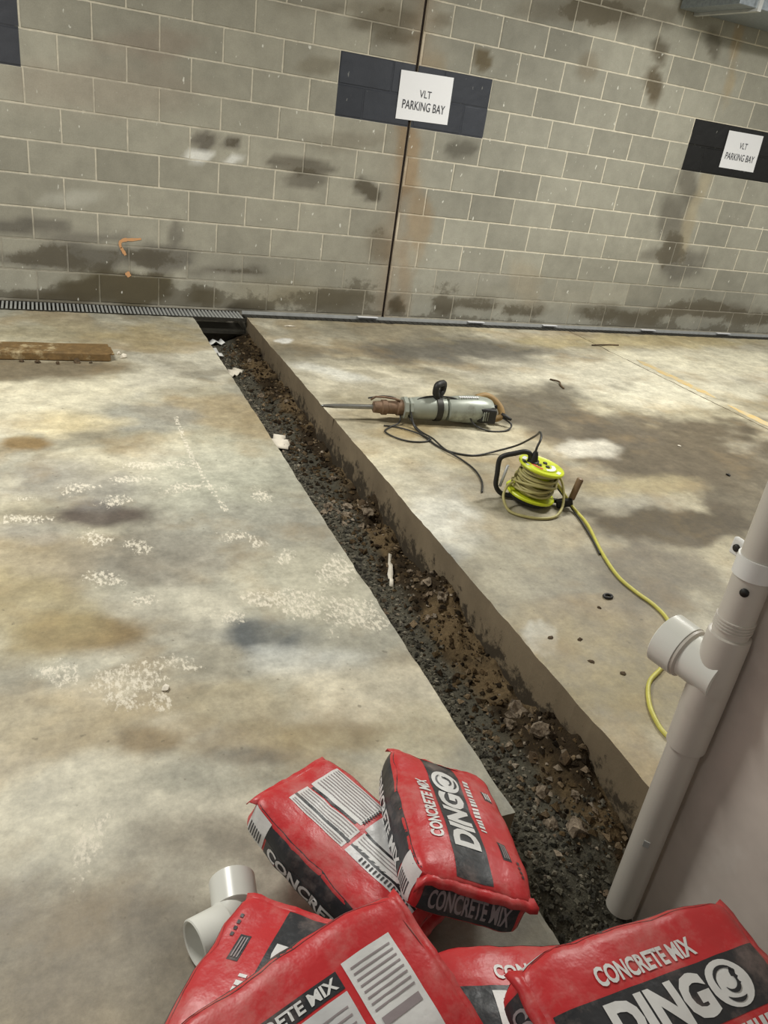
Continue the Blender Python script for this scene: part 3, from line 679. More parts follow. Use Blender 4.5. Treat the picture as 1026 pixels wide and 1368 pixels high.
# ---- timber plank
t = tag(empty('timber_plank', (-3.45, -1.21, 0)), 'weathered brown timber plank lying on the left floor slab', 'plank')
bm = bmesh.new(); add_box(bm, (0, 0, .024), (1.22, .19, .046), None, .006)
bmesh.ops.subdivide_edges(bm, edges=[e for e in bm.edges if abs(e.verts[0].co.x - e.verts[1].co.x) > .5], cuts=30)
for v in bm.verts:
    n = mnoise.noise(Vector((v.co.x * 6, v.co.y * 20, v.co.z * 30))); v.co.z += .004 * n if v.co.z > .02 else 0; v.co.y += .004 * n
    if v.co.x > .58: v.co.x += .02 * mnoise.noise(Vector((v.co.y * 40, v.co.z * 60, 1)))
link('board', bm_mesh(bm, 'board'), M_TIMBER, t)
bm = bmesh.new(); add_box(bm, (.56, -.02, .040), (.13, .14, .008), Matrix.Rotation(R(4), 3, 'Z'), .002); link('splinter', bm_mesh(bm, 'splinter'), M_TIMBER, t)

for i, (x, y) in enumerate(((-3.30, -1.33), (-3.22, -1.35), (-3.02, -1.33), (-2.95, -1.335), (-3.12, -1.36))):
    bm = bmesh.new(); stone_bm(bm, (0, 0, 0), 1.0, 80 + i, .7, 1); o = link('dirt_crumb', bm_mesh(bm, 'dirt_crumb'), M_CLOD); s_ = .012 + .004 * (i % 3); o.location = (x, y, s_ * .4); o.scale = (s_, s_, s_)
    tag(o, 'small dirt crumb along the front edge of the timber plank', 'crumb', 'dirt crumbs before the plank')

# ---- rubble lumps lying in the trench
rng = random.Random(4)
spots = [(-1.93, -2.86, .034), (-1.87, -2.95, .036), (-2.02, -2.82, .03), (-1.97, -2.94, .026), (-2.06, -2.90, .024), (-1.90, -2.79, .022), (-1.86, -2.86, .03), (-2.00, -3.00, .02), (-2.10, -2.86, .028), (-1.92, -3.02, .02),
         (-1.88, -3.60, .026), (-1.86, -3.70, .03), (-1.91, -3.66, .022), (-1.87, -3.52, .02), (-1.93, -3.74, .02), (-1.85, -3.40, .022),
         (-1.85, -4.26, .045), (-1.87, -4.40, .038), (-1.90, -4.30, .026), (-1.86, -4.52, .034), (-1.92, -4.46, .024), (-1.95, -4.38, .022), (-1.88, -4.62, .022), (-1.94, -4.56, .028), (-1.93, -4.70, .036), (-1.98, -4.66, .024),
         (-1.86, -2.06, .03), (-1.90, -1.98, .024), (-1.98, -2.02, .022), (-1.85, -1.5, .022), (-1.95, -1.3, .024), (-2.06, -1.6, .02), (-1.88, -2.5, .024), (-1.86, -3.1, .02), (-1.95, -.50, .03), (-1.9, -.75, .026)]
variants = []
for k in range(7):
    bm = bmesh.new(); stone_bm(bm, (0, 0, 0), 1.0, 50 + k, .75, 2 if k < 5 else 1); variants.append(bm_mesh(bm, 'rubble_stone'))
    variants[-1].materials.append(M_STONE if k < 5 else M_CLOD)
def region_word(y):
    return ('near end of the trench beside the grey pillar' if y < -4.1 else 'trench bank between its middle and the pillar' if y < -3.3 else 'heap across the middle of the trench' if y < -2.4 else 'far half of the trench')
for i, (x, y, r) in enumerate(spots):
    z = float(trench_height(np.array([x]), np.array([y]))[0][0])
    o = link('rubble_stone', variants[i % 7]); r *= .78; o.location = (x, y, z + r * .2); o.scale = (r, r, r); o.rotation_euler = (rng.uniform(-.4, .4), rng.uniform(-.4, .4), rng.uniform(0, 6))
    w = region_word(y); tag(o, ('large ' if r > .024 else 'small ') + ('pale broken concrete' if i % 7 < 5 else 'brown clay') + ' lump in the ' + w, 'stone', 'rubble lumps, ' + w)
def scrap(name, x, y, L_, W_, rz, mat, label, cat):
    z = float(trench_height(np.array([x]), np.array([y]))[0][0]) + .016
    bm = bmesh.new(); n = 7; A = []
    for i in range(n + 1):
        u = i / n - .5; w = W_ * (1 - .5 * abs(u)) * random.uniform(.7, 1.15); h = .012 * math.sin(i * 1.9) + .004
        A.append([bm.verts.new((u * L_, s * w, h + .006 * s * math.cos(i))) for s in (-.5, 0, .5)])
    for a, b in zip(A, A[1:]):
        for k in range(2): bm.faces.new((a[k], a[k + 1], b[k + 1], b[k]))
    o = link(name, bm_mesh(bm, name, True), mat); m = o.modifiers.new('s', 'SOLIDIFY'); m.thickness = .004
    o.location = (x, y, z); o.rotation_euler = (0, 0, rz); tag(o, label, cat)
scrap('plastic_strip', -2.07, -.40, .26, .05, 1.75, M_STRAP, 'white plastic strip lying in the far end of the trench', 'scrap')
scrap('cloth_scrap', -2.04, -.88, .15, .09, .9, M_CHALK, 'crumpled pale cloth scrap on the far trench gravel', 'scrap')
scrap('torn_paper', -2.03, -2.02, .17, .12, 1.3, M_CHALK, 'torn pinkish paper scrap on gravel before the middle heap', 'scrap')
scrap('plastic_bag', -2.06, -.27, .16, .10, .2, M_STRAP, 'small crumpled white plastic bag under the drain grate end', 'bag')
scrap('hose_end', -2.16, -.30, .14, .09, .1, M_DARK, 'black rubber hose end at the far left corner of the trench', 'hose')
scrap('root_strip', -1.93, -3.38, .24, .022, 1.2, M_CHALK, 'pale fibrous root lying across the trench gravel', 'root')

# ---- small litter on the slabs
def chip(name, x, y, s, mat, label, cat, group=None, flat=.5):
    bm = bmesh.new(); stone_bm(bm, (0, 0, 0), 1.0, int(abs(x * 1000)), flat, 1)
    o = link(name, bm_mesh(bm, name), mat); o.location = (x, y, s * flat * .6); o.scale = (s, s, s); tag(o, label, cat, group); return o
chip('plaster_crumb', -2.765, -1.225, .022, M_CHALK, 'white plaster crumb off the end of the timber plank', 'crumb', None, .8)
chip('plaster_crumb', -2.785, -1.165, .016, M_CHALK, 'smaller white crumb behind the end of the timber plank', 'crumb', None, .8)
chip('plaster_flake', -1.53, -.40, .04, M_CHALK, 'white plaster flake on the right slab near the wall drain', 'flake', None, .2)
chip('plaster_crumb', -2.93, -4.12, .014, M_CHALK, 'small white crumb on the brown stained left slab', 'crumb', None, .5)
for x, y in ((-1.414, -4.026), (-1.636, -4.284), (-1.568, -4.359), (-1.603, -4.176), (-1.701, -4.144)):
    chip('mud_fleck', x, y, .011, M_CLOD, 'small dark mud fleck on the right slab between trench and grey pillar', 'fleck', 'mud flecks near the trench edge', .3)
chip('dark_chip', .159, -3.074, .014, M_DARK, 'small black chip on the brown floor stain near the pillar top', 'chip', None, .4)
chip('white_chip', .161, -2.683, .012, M_CHALK, 'small white chip on the dark brown stain of the right slab', 'chip', None, .4)
bm = bmesh.new(); add_tube(bm, [(.017 * math.cos(a / 14 * 6.283), .012 * math.sin(a / 14 * 6.283), .004) for a in range(14)], .005, 6, True)
o = link('rubber_ring', bm_mesh(bm, 'rubber_ring', True), M_DARK); o.location = (-1.335, -3.973, .001); tag(o, 'small dark rubber ring on the right slab beside the yellow cord', 'ring')
for pts, lab in (([(1.03, -.636, .006), (1.12, -.64, .012), (1.22, -.61, .007), (1.334, -.608, .006)], 'thin dark twig by the floor joint near the block wall'), ([(.02, -1.53, .005), (.045, -1.6, .012), (.02, -1.66, .006), (.005, -1.72, .006)], 'short bent twig on the pale slab behind the breaker')):
    o = link('twig', tube_mesh('twig', catmull(pts, 5), .006, 6), M_CLOD); tag(o, lab, 'twig')

# ---- drain pipe on the pillar
PB = Vector((-1.92, -4.905, -.24)); PT = Vector((-1.915, -4.83, 2.99)); pd = (PT - PB).normalized()
t = empty('drain_pipe', PB); tag(t, 'white plastic drain pipe clipped to the grey pillar', 'pipe')
def pt(z): return pd * (z - PB.z) / pd.z
link('pipe', auto_smooth(lathe_mesh('pipe', [(0, .037), ((PT - PB).length, .037)], axis_matrix((0, 0, 0), pd), 32)), M_PIPE, t)
link('socket', auto_smooth(lathe_mesh('socket', [(-.20, .0375), (-.198, .043), (-.09, .044), (.085, .044), (.10, .043), (.102, .0375)], axis_matrix(pt(.50), pd), 32)), M_PIPE, t)
bd = Vector((-.22, 1, .03)).normalized()
link('branch', auto_smooth(lathe_mesh('branch', [(-.02, .052), (.07, .052), (.072, .060), (.125, .061), (.128, .057), (.128, .050), (.06, .049)], axis_matrix(pt(.50), bd), 36)), M_PVC, t)
o = link('grip_ring', auto_smooth(lathe_mesh('grip_ring', [(.060, .053), (.064, .058), (.070, .058), (.073, .053)], axis_matrix(pt(.50), bd), 36)), M_PIPE, t)
bm = bmesh.new()
for k in range(4): add_lathe(bm, [(.115 + k * .007, .0372), (.116 + k * .007, .0395), (.119 + k * .007, .0395), (.12 + k * .007, .0372)], axis_matrix(pt(.50), pd), 28)
link('ribs', bm_mesh(bm, 'ribs', False), M_PIPE, t)
s = link('clamp', auto_smooth(lathe_mesh('clamp', [(-.021, .0368), (-.021, .041), (.021, .041), (.021, .0368)], axis_matrix(pt(.76), pd), 32)), M_STRAP, t)
for sy in (1, -1):
    e = link('clamp_ear', box_mesh('clamp_ear', tuple(pt(.76) + Vector((.022, sy * .062, 0))), (.012, .045, .038), None, .004), M_STRAP, s)
    e = link('screw', lathe_mesh('screw', [(0, .008), (.004, .008), (.006, .004)], axis_matrix(pt(.76) + Vector((.016, sy * .068, 0)), (-1, 0, 0)), 12), M_DARK, s)
link('fixing_hole', lathe_mesh('fixing_hole', [(0, .009), (.003, .009)], axis_matrix(pt(.715) + Vector((-.032, -.019, 0)), (-.85, -.5, 0)), 12), M_DARK, t)
link('sticker', box_mesh('sticker', tuple(pt(.02) + Vector((-.029, -.0225, 0))), (.004, .014, .018), Matrix.Rotation(R(38), 3, 'Z')), M_STEEL, t)

# ---- loose elbow fitting
t = empty('pipe_elbow', (-2.90, -4.855, .047)); tag(t, 'white plastic pipe elbow lying on the floor beside the bags', 'fitting')
dA = Vector((.10, 1, 0)).normalized(); dB = Vector((-.95, -.30, .06)).normalized()
bm = bmesh.new(); rr = .037
P = [dA * .065, dA * .05] + [dA * .05 * (1 - s) ** 2 + dB * .05 * s * s + (dA + dB) * .004 for s in (.15, .3, .45, .6, .75, .9)] + [dB * .05, dB * .06]
add_tube(bm, P, rr, 28, False, False); link('bend', bm_mesh(bm, 'bend', True), M_PVC, t)
for d in (dA, dB):
    link('socket', auto_smooth(lathe_mesh('socket', [(.022, .036), (.024, .0445), (.088, .0455), (.090, .043), (.088, .0395), (.03, .0385)], axis_matrix((0, 0, 0), d), 36)), M_PVC, t)

# ---- electric breaker
M_BODY = simple('breaker_green_grey', (158, 163, 152), 0.38, 0.2, 0.12, 14, 0.1, dirt=((92, 88, 74), 0.8, 0.56))
M_RUST = simple('rusty_steel', (128, 104, 84), 0.65, 0.4, 0.3, 40, 0.3, dirt=((70, 58, 48), 0.8, 0.52))
M_TAN = simple('tan_grip', (150, 122, 78), 0.6, 0, 0.15, 20, 0.2)
M_CHISEL = simple('bare_steel', (150, 150, 146), 0.35, 0.8, 0.15, 30)
M_CABLE = simple('dark_cable', (44, 43, 40), 0.5, 0, 0.1, 20, 0.05)
P0 = Vector((-1.585, -2.236, .078)); hd = (Vector((-.90, -2.30, .082)) - P0).normalized()
t = empty('demolition_hammer', (-1.25, -2.27, 0)); tag(t, 'grey green electric demolition hammer lying on the right floor slab', 'power tool')
AM = Matrix.Translation(-t.location) @ axis_matrix(P0, hd)
link('chisel', lathe_mesh('chisel', [(-.30, .002), (-.285, .007), (-.22, .012), (0, .013), (.02, .013)], AM, 10), M_CHISEL, t)
rt = link('tool_retainer', auto_smooth(lathe_mesh('tool_retainer', [(-.015, .020), (-.01, .030), (.03, .034), (.034, .040), (.06, .041), (.064, .035), (.115, .036), (.12, .043), (.155, .043)], AM, 20)), M_RUST, t)
link('latch', tube_mesh('latch', [AM @ Vector(p) for p in ((-.02, .03, .03), (.0, .015, .052), (.05, 0, .056), (.10, -.01, .052), (.13, -.02, .045))], .006, 6), M_RUST, rt)
bm = bmesh.new(); add_lathe(bm, [(.150, .046), (.152, .062), (.172, .062), (.174, .05), (.182, .05), (.184, .058), (.198, .058)], AM, 8)
link('collar', bm_mesh(bm, 'collar'), M_BODY, t)
link('barrel', auto_smooth(lathe_mesh('barrel', [(.19, .048), (.205, .057), (.24, .061), (.37, .062), (.395, .063)], AM, 24)), M_BODY, t)
hb = link('handle_clamp', auto_smooth(lathe_mesh('handle_clamp', [(.333, .060), (.335, .068), (.368, .068), (.370, .060)], AM, 24)), M_DARKSTEEL, t)
ca, sa = math.cos(R(38)), math.sin(R(38))
loop = [(0, -.012, .060), (0, -.020, .080), (0, -.036, .096), (0, -.038, .126), (0, -.024, .140), (0, .024, .140), (0, .038, .126), (0, .036, .096), (0, .020, .080), (0, .012, .060)]
link('side_handle', tube_mesh('side_handle', catmull([AM @ Vector((.350 + p[1] * ca, p[1] * sa, p[2])) for p in loop], 4),   .0185, 8), M_DARK, t)
hs = link('motor_housing', auto_smooth(lathe_mesh('motor_housing', [(.405, .055), (.41, .066), (.45, .074), (.54, .080), (.60, .079), (.645, .072), (.672, .060), (.68, .045)], AM, 22, (1.08, .94)), 28), M_BODY, t)
# nameplate ridge and vents
bm = bmesh.new()
for k in range(9): add_box(bm, AM @ Vector((.47 + k * .013, -.02, .0765 - .00002 * k)), (.007, .022, .004), axis_matrix((0, 0, 0), hd).to_3x3())
link('lettering', bm_mesh(bm, 'lettering'), M_PAPER, hs)
bm = bmesh.new()
rot = axis_matrix((0, 0, 0), hd).to_3x3()
add_box(bm, AM @ Vector((.625, -.064, -.008)), (.105, .056, .084), rot @ Matrix.Rotation(R(-16), 3, 'Z'), .012)
v_ = link('vent_cap', bm_mesh(bm, 'vent_cap'), M_DARK, t)
bm = bmesh.new()
for k in range(5): add_box(bm, AM @ Vector((.595 + k * .014, -.097 + k * .004, -.006)), (.004, .008, .05), rot)
link('vent_slat', bm_mesh(bm, 'vent_slat'), M_BODY, v_)
link('rear_handle', tube_mesh('rear_handle', catmull([AM @ Vector(p) for p in ((.60, .05, .05), (.655, .055, .062), (.705, .045, .045), (.745, .015, .005), (.745, -.01, -.035), (.69, -.01, -.055))], 5), .019, 10), M_TAN, t)
link('switch', box_mesh('switch', tuple(AM @ Vector((.71, .02, .012))), (.03, .016, .022), rot, .004), M_DARK, t)
link('strain_relief', lathe_mesh('strain_relief', [(0, .013), (.03, .011), (.05, .009), (.065, .007)], Matrix.Translation(-t.location) @ axis_matrix(AM.__class__.Translation(t.location) @ (AM @ Vector((.745, -.01, -.02))), (.6, -.6, -.25)), 10), M_DARK, t)
lead = [(-.84, -2.33, .045), (-.80, -2.37, .02), (-.86, -2.42, .006), (-.97, -2.42, .006), (-1.05, -2.38, .03), (-1.09, -2.34, .10), (-1.14, -2.30, .145), (-1.24, -2.27, .15), (-1.34, -2.27, .14), (-1.40, -2.29, .10), (-1.40, -2.35, .02),
        (-1.392, -2.42, .006), (-1.383, -2.57, .006), (-1.344, -2.67, .006), (-1.27, -2.72, .006), (-1.201, -2.726, .006), (-1.08, -2.71, .02), (-1.02, -2.78, .08), (-1.06, -2.95, .20), (-1.15, -3.10, .285), (-1.205, -3.19, .295), (-1.233, -3.215, .265), (-1.236, -3.216, .235)]
link('power_lead', tube_mesh('power_lead', catmull([Vector(p) - t.location for p in lead], 7), .0052, 7), M_CABLE, t)
lead2 = [(-1.60, -2.16, .10), (-1.52, -2.20, .125), (-1.45, -2.23, .11), (-1.40, -2.32, .03), (-1.385, -2.40, .007), (-1.365, -2.52, .012), (-1.362, -2.65, .012), (-1.321, -2.79, .006), (-1.315, -2.90, .006), (-1.345, -3.02, .006), (-1.40, -3.12, .006)]
link('power_lead', tube_mesh('power_lead', catmull([Vector(p) - t.location for p in lead2], 7), .0045, 7), M_CABLE, t)
lead3 = [(-1.45, -2.24, .09), (-1.46, -2.30, .02), (-1.53, -2.34, .006), (-1.585, -2.40, .006), (-1.56, -2.48, .006), (-1.50, -2.535, .006), (-1.41, -2.54, .006), (-1.375, -2.50, .012)]
link('power_lead', tube_mesh('power_lead', catmull([Vector(p) - t.location for p in lead3], 7), .0045, 7), M_CABLE, t)
lead4 = [(-1.56, -2.32, .006), (-1.50, -2.34, .006), (-1.44, -2.40, .008), (-1.40, -2.47, .010), (-1.38, -2.53, .011)]
link('power_lead', tube_mesh('power_lead', catmull([Vector(p) - t.location for p in lead4], 7), .0042, 7), M_CABLE, t)

# ---- cable reel
M_LIME = simple('lime_plastic', (205, 216, 44), 0.4, 0, 0.08, 10, 0.05)
M_COIL = simple('dusty_coiled_cable', (172, 164, 108), 0.5, 0, 0.15, 30, 0.1)
M_YCORD = simple('yellow_cable', (196, 190, 92), 0.45, 0, 0.12, 25, 0.05)
M_REDP = simple('red_print', (196, 70, 44), 0.5)
t = empty('cable_reel', (-1.206, -3.226, 0), (0, 0, R(-22.1))); tag(t, 'lime green cable reel on its black stand near the breaker', 'cable reel')
TM = Matrix.Translation((0, 0, .112)) @ Matrix.Rotation(R(9), 4, 'Y') @ Matrix.Rotation(R(-90), 4, 'Y')
# in this frame local +x is the reel axis pointing up
def disc(name, x0, prof, mat, par, seg=40): return link(name, auto_smooth(lathe_mesh(name, [(x0 + a, r) for a, r in prof], TM, seg)), mat, par)
TM = Matrix.Translation((0, 0, .112)) @ Matrix.Rotation(R(9), 4, 'Y') @ Matrix(((0, 0, 1, 0), (0, 1, 0, 0), (1, 0, 0, 0), (0, 0, 0, 1)))
TM = Matrix.Translation((0, 0, .112)) @ Matrix.Rotation(R(9), 4, 'Y') @ Matrix(((0, 1, 0, 0), (0, 0, 1, 0), (1, 0, 0, 0), (0, 0, 0, 1)))
fl_ = disc('flange', .062, [(0, .06), (-.002, .098), (.001, .104), (.007, .106), (.012, .103), (.009, .095), (.009, .070), (.014, .066), (.014, .02)], M_LIME, t)
disc('flange', -.072, [(0, .06), (-.004, .104), (-.002, .112), (.006, .114), (.011, .110), (.008, .100), (.010, .06)], M_LIME, t)
disc('drum', -.066, [(0, .060), (.132, .060)], M_LIME, t, 28)
disc('stand_foot', -.098, [(0, .085), (.004, .092), (.028, .088), (.030, .06)], M_DARK, t, 28)
bm = bmesh.new(); rng = random.Random(9); path = []
for layer in range(2):
    for k in range(9):
        x0 = -.056 + k * .0135; tilt = rng.uniform(-.014, .014); ph = rng.uniform(0, 6.3); r0 = .071 + .010 * layer + rng.uniform(-.003, .004)
        path = [TM @ Vector((x0 + .0067 * layer + tilt * math.sin(a / 26 * 6.283 + ph), (r0 + .004 * math.sin(a * .7 + ph)) * math.cos(a / 26 * 6.283), (r0 + .004 * math.sin(a * .7 + ph)) * math.sin(a / 26 * 6.283))) for a in range(26)]
        add_tube(bm, path, .0062, 7, True)
for k in range(3):
    ph = 1.4 * k; r0 = .091 + .003 * k
    add_tube(bm, [TM @ Vector((-.018 + .028 * math.sin(a / 30 * 6.283 + ph), r0 * math.cos(a / 30 * 6.283), r0 * math.sin(a / 30 * 6.283))) for a in range(30)], .0058, 7, True)
link('wound_cable', bm_mesh(bm, 'wound_cable', True), M_COIL, t)
link('loose_loop', tube_mesh('loose_loop', catmull([(-.105, -.03, .10), (-.135, -.06, .085), (-.148, -.10, .05), (-.12, -.145, .012), (-.05, -.175, .008), (.03, -.17, .008), (.09, -.135, .010), (.125, -.08, .03), (.135, -.02, .07), (.125, .03, .11), (.10, .04, .125)], 8), .0062, 8), M_COIL, t)
link('stand_tube', tube_mesh('stand_tube', catmull([(.12, 0, .022), (0, 0, .018), (-.10, 0, .018), (-.142, 0, .026), (-.170, 0, .06), (-.176, 0, .12), (-.180, 0, .178), (-.166, 0, .203), (-.120, 0, .222), (-.078, 0, .236), (-.054, 0, .230), (-.046, 0, .205), (-.045, 0, .175)], 6), .0112, 10), M_DARK, t)
link('stay_rod', tube_mesh('stay_rod', [(-.138, -.005, .165), (-.152, -.005, .06)], .0065, 8), M_STEEL, t)
bk = link('crank_bracket', box_mesh('crank_bracket', (.148, -.02, .026), (.072, .034, .036), Matrix.Rotation(R(-18), 3, 'Y'), .006), M_DARK, t)
link('crank_grip', auto_smooth(lathe_mesh('crank_grip', [(0, .010), (.004, .0145), (.10, .0155), (.106, .013), (.110, .004)], axis_matrix((.178, -.01, .042), (.16, .02, 1)), 16)), simple('wooden_grip', (128, 104, 76), 0.5), t)
pl = link('plug', auto_smooth(lathe_mesh('plug', [(0, .026), (.016, .027), (.02, .02), (.045, .015), (.062, .009)], axis_matrix((-.032, 0, .182), (.05, 0, 1)), 16)), M_DARK, t)
ly = .074 + .0022
def sticker(ang0, ang1, r0, r1, mat, name, x0=.0718):
    bm = bmesh.new(); n = 8; A = []
    for i in range(n + 1):
        a = R(ang0 + (ang1 - ang0) * i / n); A.append([bm.verts.new(TM @ Vector((x0, r * math.cos(a), r * math.sin(a)))) for r in (r0, r1)])
    for a, b in zip(A, A[1:]): bm.faces.new((a[0], b[0], b[1], a[1]))
    return link(name, bm_mesh(bm, name), mat, fl_)
sticker(140, 168, .074, .092, M_PAPER, 'sticker'); sticker(172, 196, .074, .092, M_DARK, 'sticker'); sticker(200, 212, .074, .090, M_PAPER, 'sticker'); sticker(-40, -15, .074, .090, M_PAPER, 'sticker')
sticker(-80, 20, .045, .064, M_PAPER, 'sticker', .0768); sticker(200, 262, .046, .064, M_REDP, 'sticker', .0768)
bm = bmesh.new()
for k in range(4): add_box(bm, TM @ Vector((.078, .028 * math.cos(k * 1.57 + .9), .028 * math.sin(k * 1.57 + .9))), (.018, .018, .008), None, .003)
link('outlet', bm_mesh(bm, 'outlet'), M_DARK, fl_)
Mi = Matrix.Translation(t.location) @ Matrix.Rotation(R(-22.1), 4, 'Z'); Mi.invert()
tail = [(-1.12, -3.22, .12), (-1.085, -3.27, .075), (-1.05, -3.33, .02), (-1.065, -3.471, .007), (-1.149, -3.68, .007), (-1.203, -3.858, .007), (-1.204, -3.972, .007), (-1.192, -4.063, .007), (-1.207, -4.153, .007), (-1.276, -4.278, .007), (-1.418, -4.367, .007), (-1.514, -4.419, .007), (-1.577, -4.491, .007), (-1.611, -4.558, .007), (-1.625, -4.623, .007), (-1.605, -4.70, .007), (-1.50, -4.76, .007)]
link('cable_tail', tube_mesh('cable_tail', catmull([Mi @ Vector(p) for p in tail], 8), .0072, 8), M_YCORD, t)
tail2 = [(-1.11, -3.20, .10), (-1.07, -3.26, .05), (-1.055, -3.34, .012), (-1.08, -3.45, .006), (-1.13, -3.60, .006), (-1.17, -3.70, .006)]
link('thin_lead', tube_mesh('thin_lead', catmull([Mi @ Vector(p) for p in tail2], 8), .004, 7), M_CABLE, t)

# ---- bags of concrete mix
M_RED = film('red_bag_film', (198, 50, 54), .36, .3); M_BLK = film('black_print', (44, 46, 50), .4, .3); M_WHT = film('white_print', (222, 222, 220), .4, .15)
M_SILV = film('grey_white_print', (206, 206, 206), .35, .15); M_LINE = simple('fine_black_print', (70, 70, 72), .6); M_DIM = film('grey_print', (150, 140, 142), .4, .2)
BL, BW, BH = .205, .127, .053
def bag_bm(seed, tall=1.0):
    bm = bmesh.new(); bmesh.ops.create_cube(bm, size=2.0)
    bmesh.ops.subdivide_edges(bm, edges=bm.edges[:], cuts=21, use_grid_fill=True)
    k = 9.0
    for v in bm.verts:
        x, y, z = v.co
        n = (abs(x) ** k + abs(y) ** k + abs(z) ** k) ** (1 / k)
        x, y, z = x / n, y / n, z / n
        w = (1 - x * x) * (1 - y * y)
        tip = .45 * max(0, abs(x) - .86) / .14 * max(0, abs(y) - .80) / .20
        X = x * BL * (1 - .025 * (1 - y * y) * abs(x)); Y = y * BW * (1 - .05 * abs(x) ** 3) ; Z = z * BH * tall * (.86 + .20 * w)
        # sides belly out, the ends tuck in under a sealed ridge
        Y += math.copysign(.010 * (1 - z * z) * (1 - x * x), y) * abs(y) ** 4
        X -= math.copysign(.016 * max(0, (1 - (z - .7) ** 2)) * (1 - abs(y) ** 3), x) * abs(x) ** 6 * (1 if z < .7 else .2)
        X += math.copysign(.016 * tip, x); Y += math.copysign(.012 * tip, y)
        p = Vector((X * 9 + seed * 3.1, Y * 9, Z * 9)); q = p * 3.1
        d = .0085 * mnoise.noise(p) + .0036 * mnoise.noise(q) + .0028 * abs(mnoise.noise(Vector((X * 26, Y * 7, seed)))) * (abs(x) ** 2)
        nrm = Vector((x ** 7, y ** 7, z ** 7)); nrm = nrm.normalized() if nrm.length > 1e-6 else Vector((0, 0, 1))
        v.co = Vector((X, Y, Z)) + nrm * d
    bmesh.ops.recalc_face_normals(bm, faces=bm.faces[:]); return bm
class Bag:
    def __init__(s, label, ctr, ang, seed, layout, tall=1.0):
        M = Matrix.Rotation(R(ang[0]), 3, 'Z') @ Matrix.Rotation(R(ang[1]), 3, 'Y') @ Matrix.Rotation(R(ang[2]), 3, 'X')
        c = Vector(ctr) - M @ Vector((0, 0, BH * tall * 1.0))
        s.root = empty('cement_bag', c); s.root.rotation_euler = M.to_euler('XYZ')
        tag(s.root, label, 'bag', 'red bags of concrete mix piled beside the trench')
        bm = bag_bm(seed, tall); s.bvh = BVHTree.FromBMesh(bm); s.seed = seed; s.tall = tall
        me = bm_mesh(bm, 'film', True); s.body = link('film', me, M_RED, s.root)
        # heat sealed ridge at each end
        for sx in (1, -1):
            bm = bmesh.new(); A = []
            for i in range(19):
                y = (i / 18 * 2 - 1) * (BW - .004); h = s.hit(Vector((sx * .188, y * .93, 1)), Vector((0, 0, -1)))
                zt = h[0].z if h else BH * .8
                o_ = .002 + .0015 * math.sin(i * 1.7 + seed); up = .0012 * math.sin(i * 2.3 + seed)
                A.append([bm.verts.new((sx * .185, y * .95, zt - .002)), bm.verts.new((sx * (.203 + o_ * .5), y, zt - .006 + up)), bm.verts.new((sx * (.206 + o_), y * 1.0, zt - .016 + up))])
            for a, b in zip(A, A[1:]):
                for k in range(2): bm.faces.new((a[k], a[k + 1], b[k + 1], b[k]))
            o = link('sealed_end', bm_mesh(bm, 'sealed_end', True), M_RED, s.root); md = o.modifiers.new('s', 'SOLIDIFY'); md.thickness = .002
        getattr(s, layout)()
    def hit(s, o, d):
        h = s.bvh.ray_cast(o, d); return h if h[0] is not None else None
    FR = {'top': (lambda u, v: Vector((u, v, 1)), Vector((0, 0, -1))), 'side': (lambda u, v: Vector((-u, 1, v)), Vector((0, -1, 0))),
          'end': (lambda u, v: Vector((-1, -u, v)), Vector((1, 0, 0))), 'side2': (lambda u, v: Vector((u, -1, v)), Vector((0, 1, 0)))}
    def conform(s, P, face, lift):
        o, d = s.FR[face]; out = []
        for u, v in P:
            h = s.hit(o(u, v), d)
            if h is None:
                q = o(u, v); q = Vector((max(-BL, min(BL, q.x)), max(-BW, min(BW, q.y)), max(-BH, min(BH, q.z)))); out.append(q)
            else: out.append(h[0] - d * lift)
        return out
    def put(s, name, me_pts, faces, face, mat, lift):
        me = bpy.data.meshes.new(name); me.from_pydata(s.conform(me_pts, face, lift), [], faces); smooth(me)
        return link(name, me, mat, s.root)
    def band(s, face, u0, u1, v0, v1, mat, name='printed_band', lift=.0007, wob=.0):
        nu = max(2, int((u1 - u0) / .008)); nv = max(2, int((v1 - v0) / .008)); P = []; F = []
        for j in range(nv + 1):
            for i in range(nu + 1): P.append((u0 + (u1 - u0) * i / nu, v0 + (v1 - v0) * j / nv))
        for j in range(nv):
            for i in range(nu): a = j * (nu + 1) + i; F.append((a, a + 1, a + nu + 2, a + nu + 1))
        return s.put(name, P, F, face, mat, lift)
    def text(s, face, txt, cu, cv, w, h, mat, bold=.02, lift=.0017, rot=0, name='lettering'):
        m = text_mesh(txt, w, h, bold); bm = bmesh.new(); bm.from_mesh(m); bpy.data.meshes.remove(m)
        bmesh.ops.triangulate(bm, faces=bm.faces[:])
        bmesh.ops.subdivide_edges(bm, edges=[e for e in bm.edges if e.calc_length() > .012], cuts=2); bmesh.ops.triangulate(bm, faces=bm.faces[:])
        c, sn = math.cos(rot), math.sin(rot)
        P = [(cu + v.co.x * c - v.co.y * sn, cv + v.co.x * sn + v.co.y * c) for v in bm.verts]; bm.verts.index_update(); F = [tuple(v.index for v in f.verts) for f in bm.faces]; bm.free()
        return s.put(name, P, F, face, mat, lift)
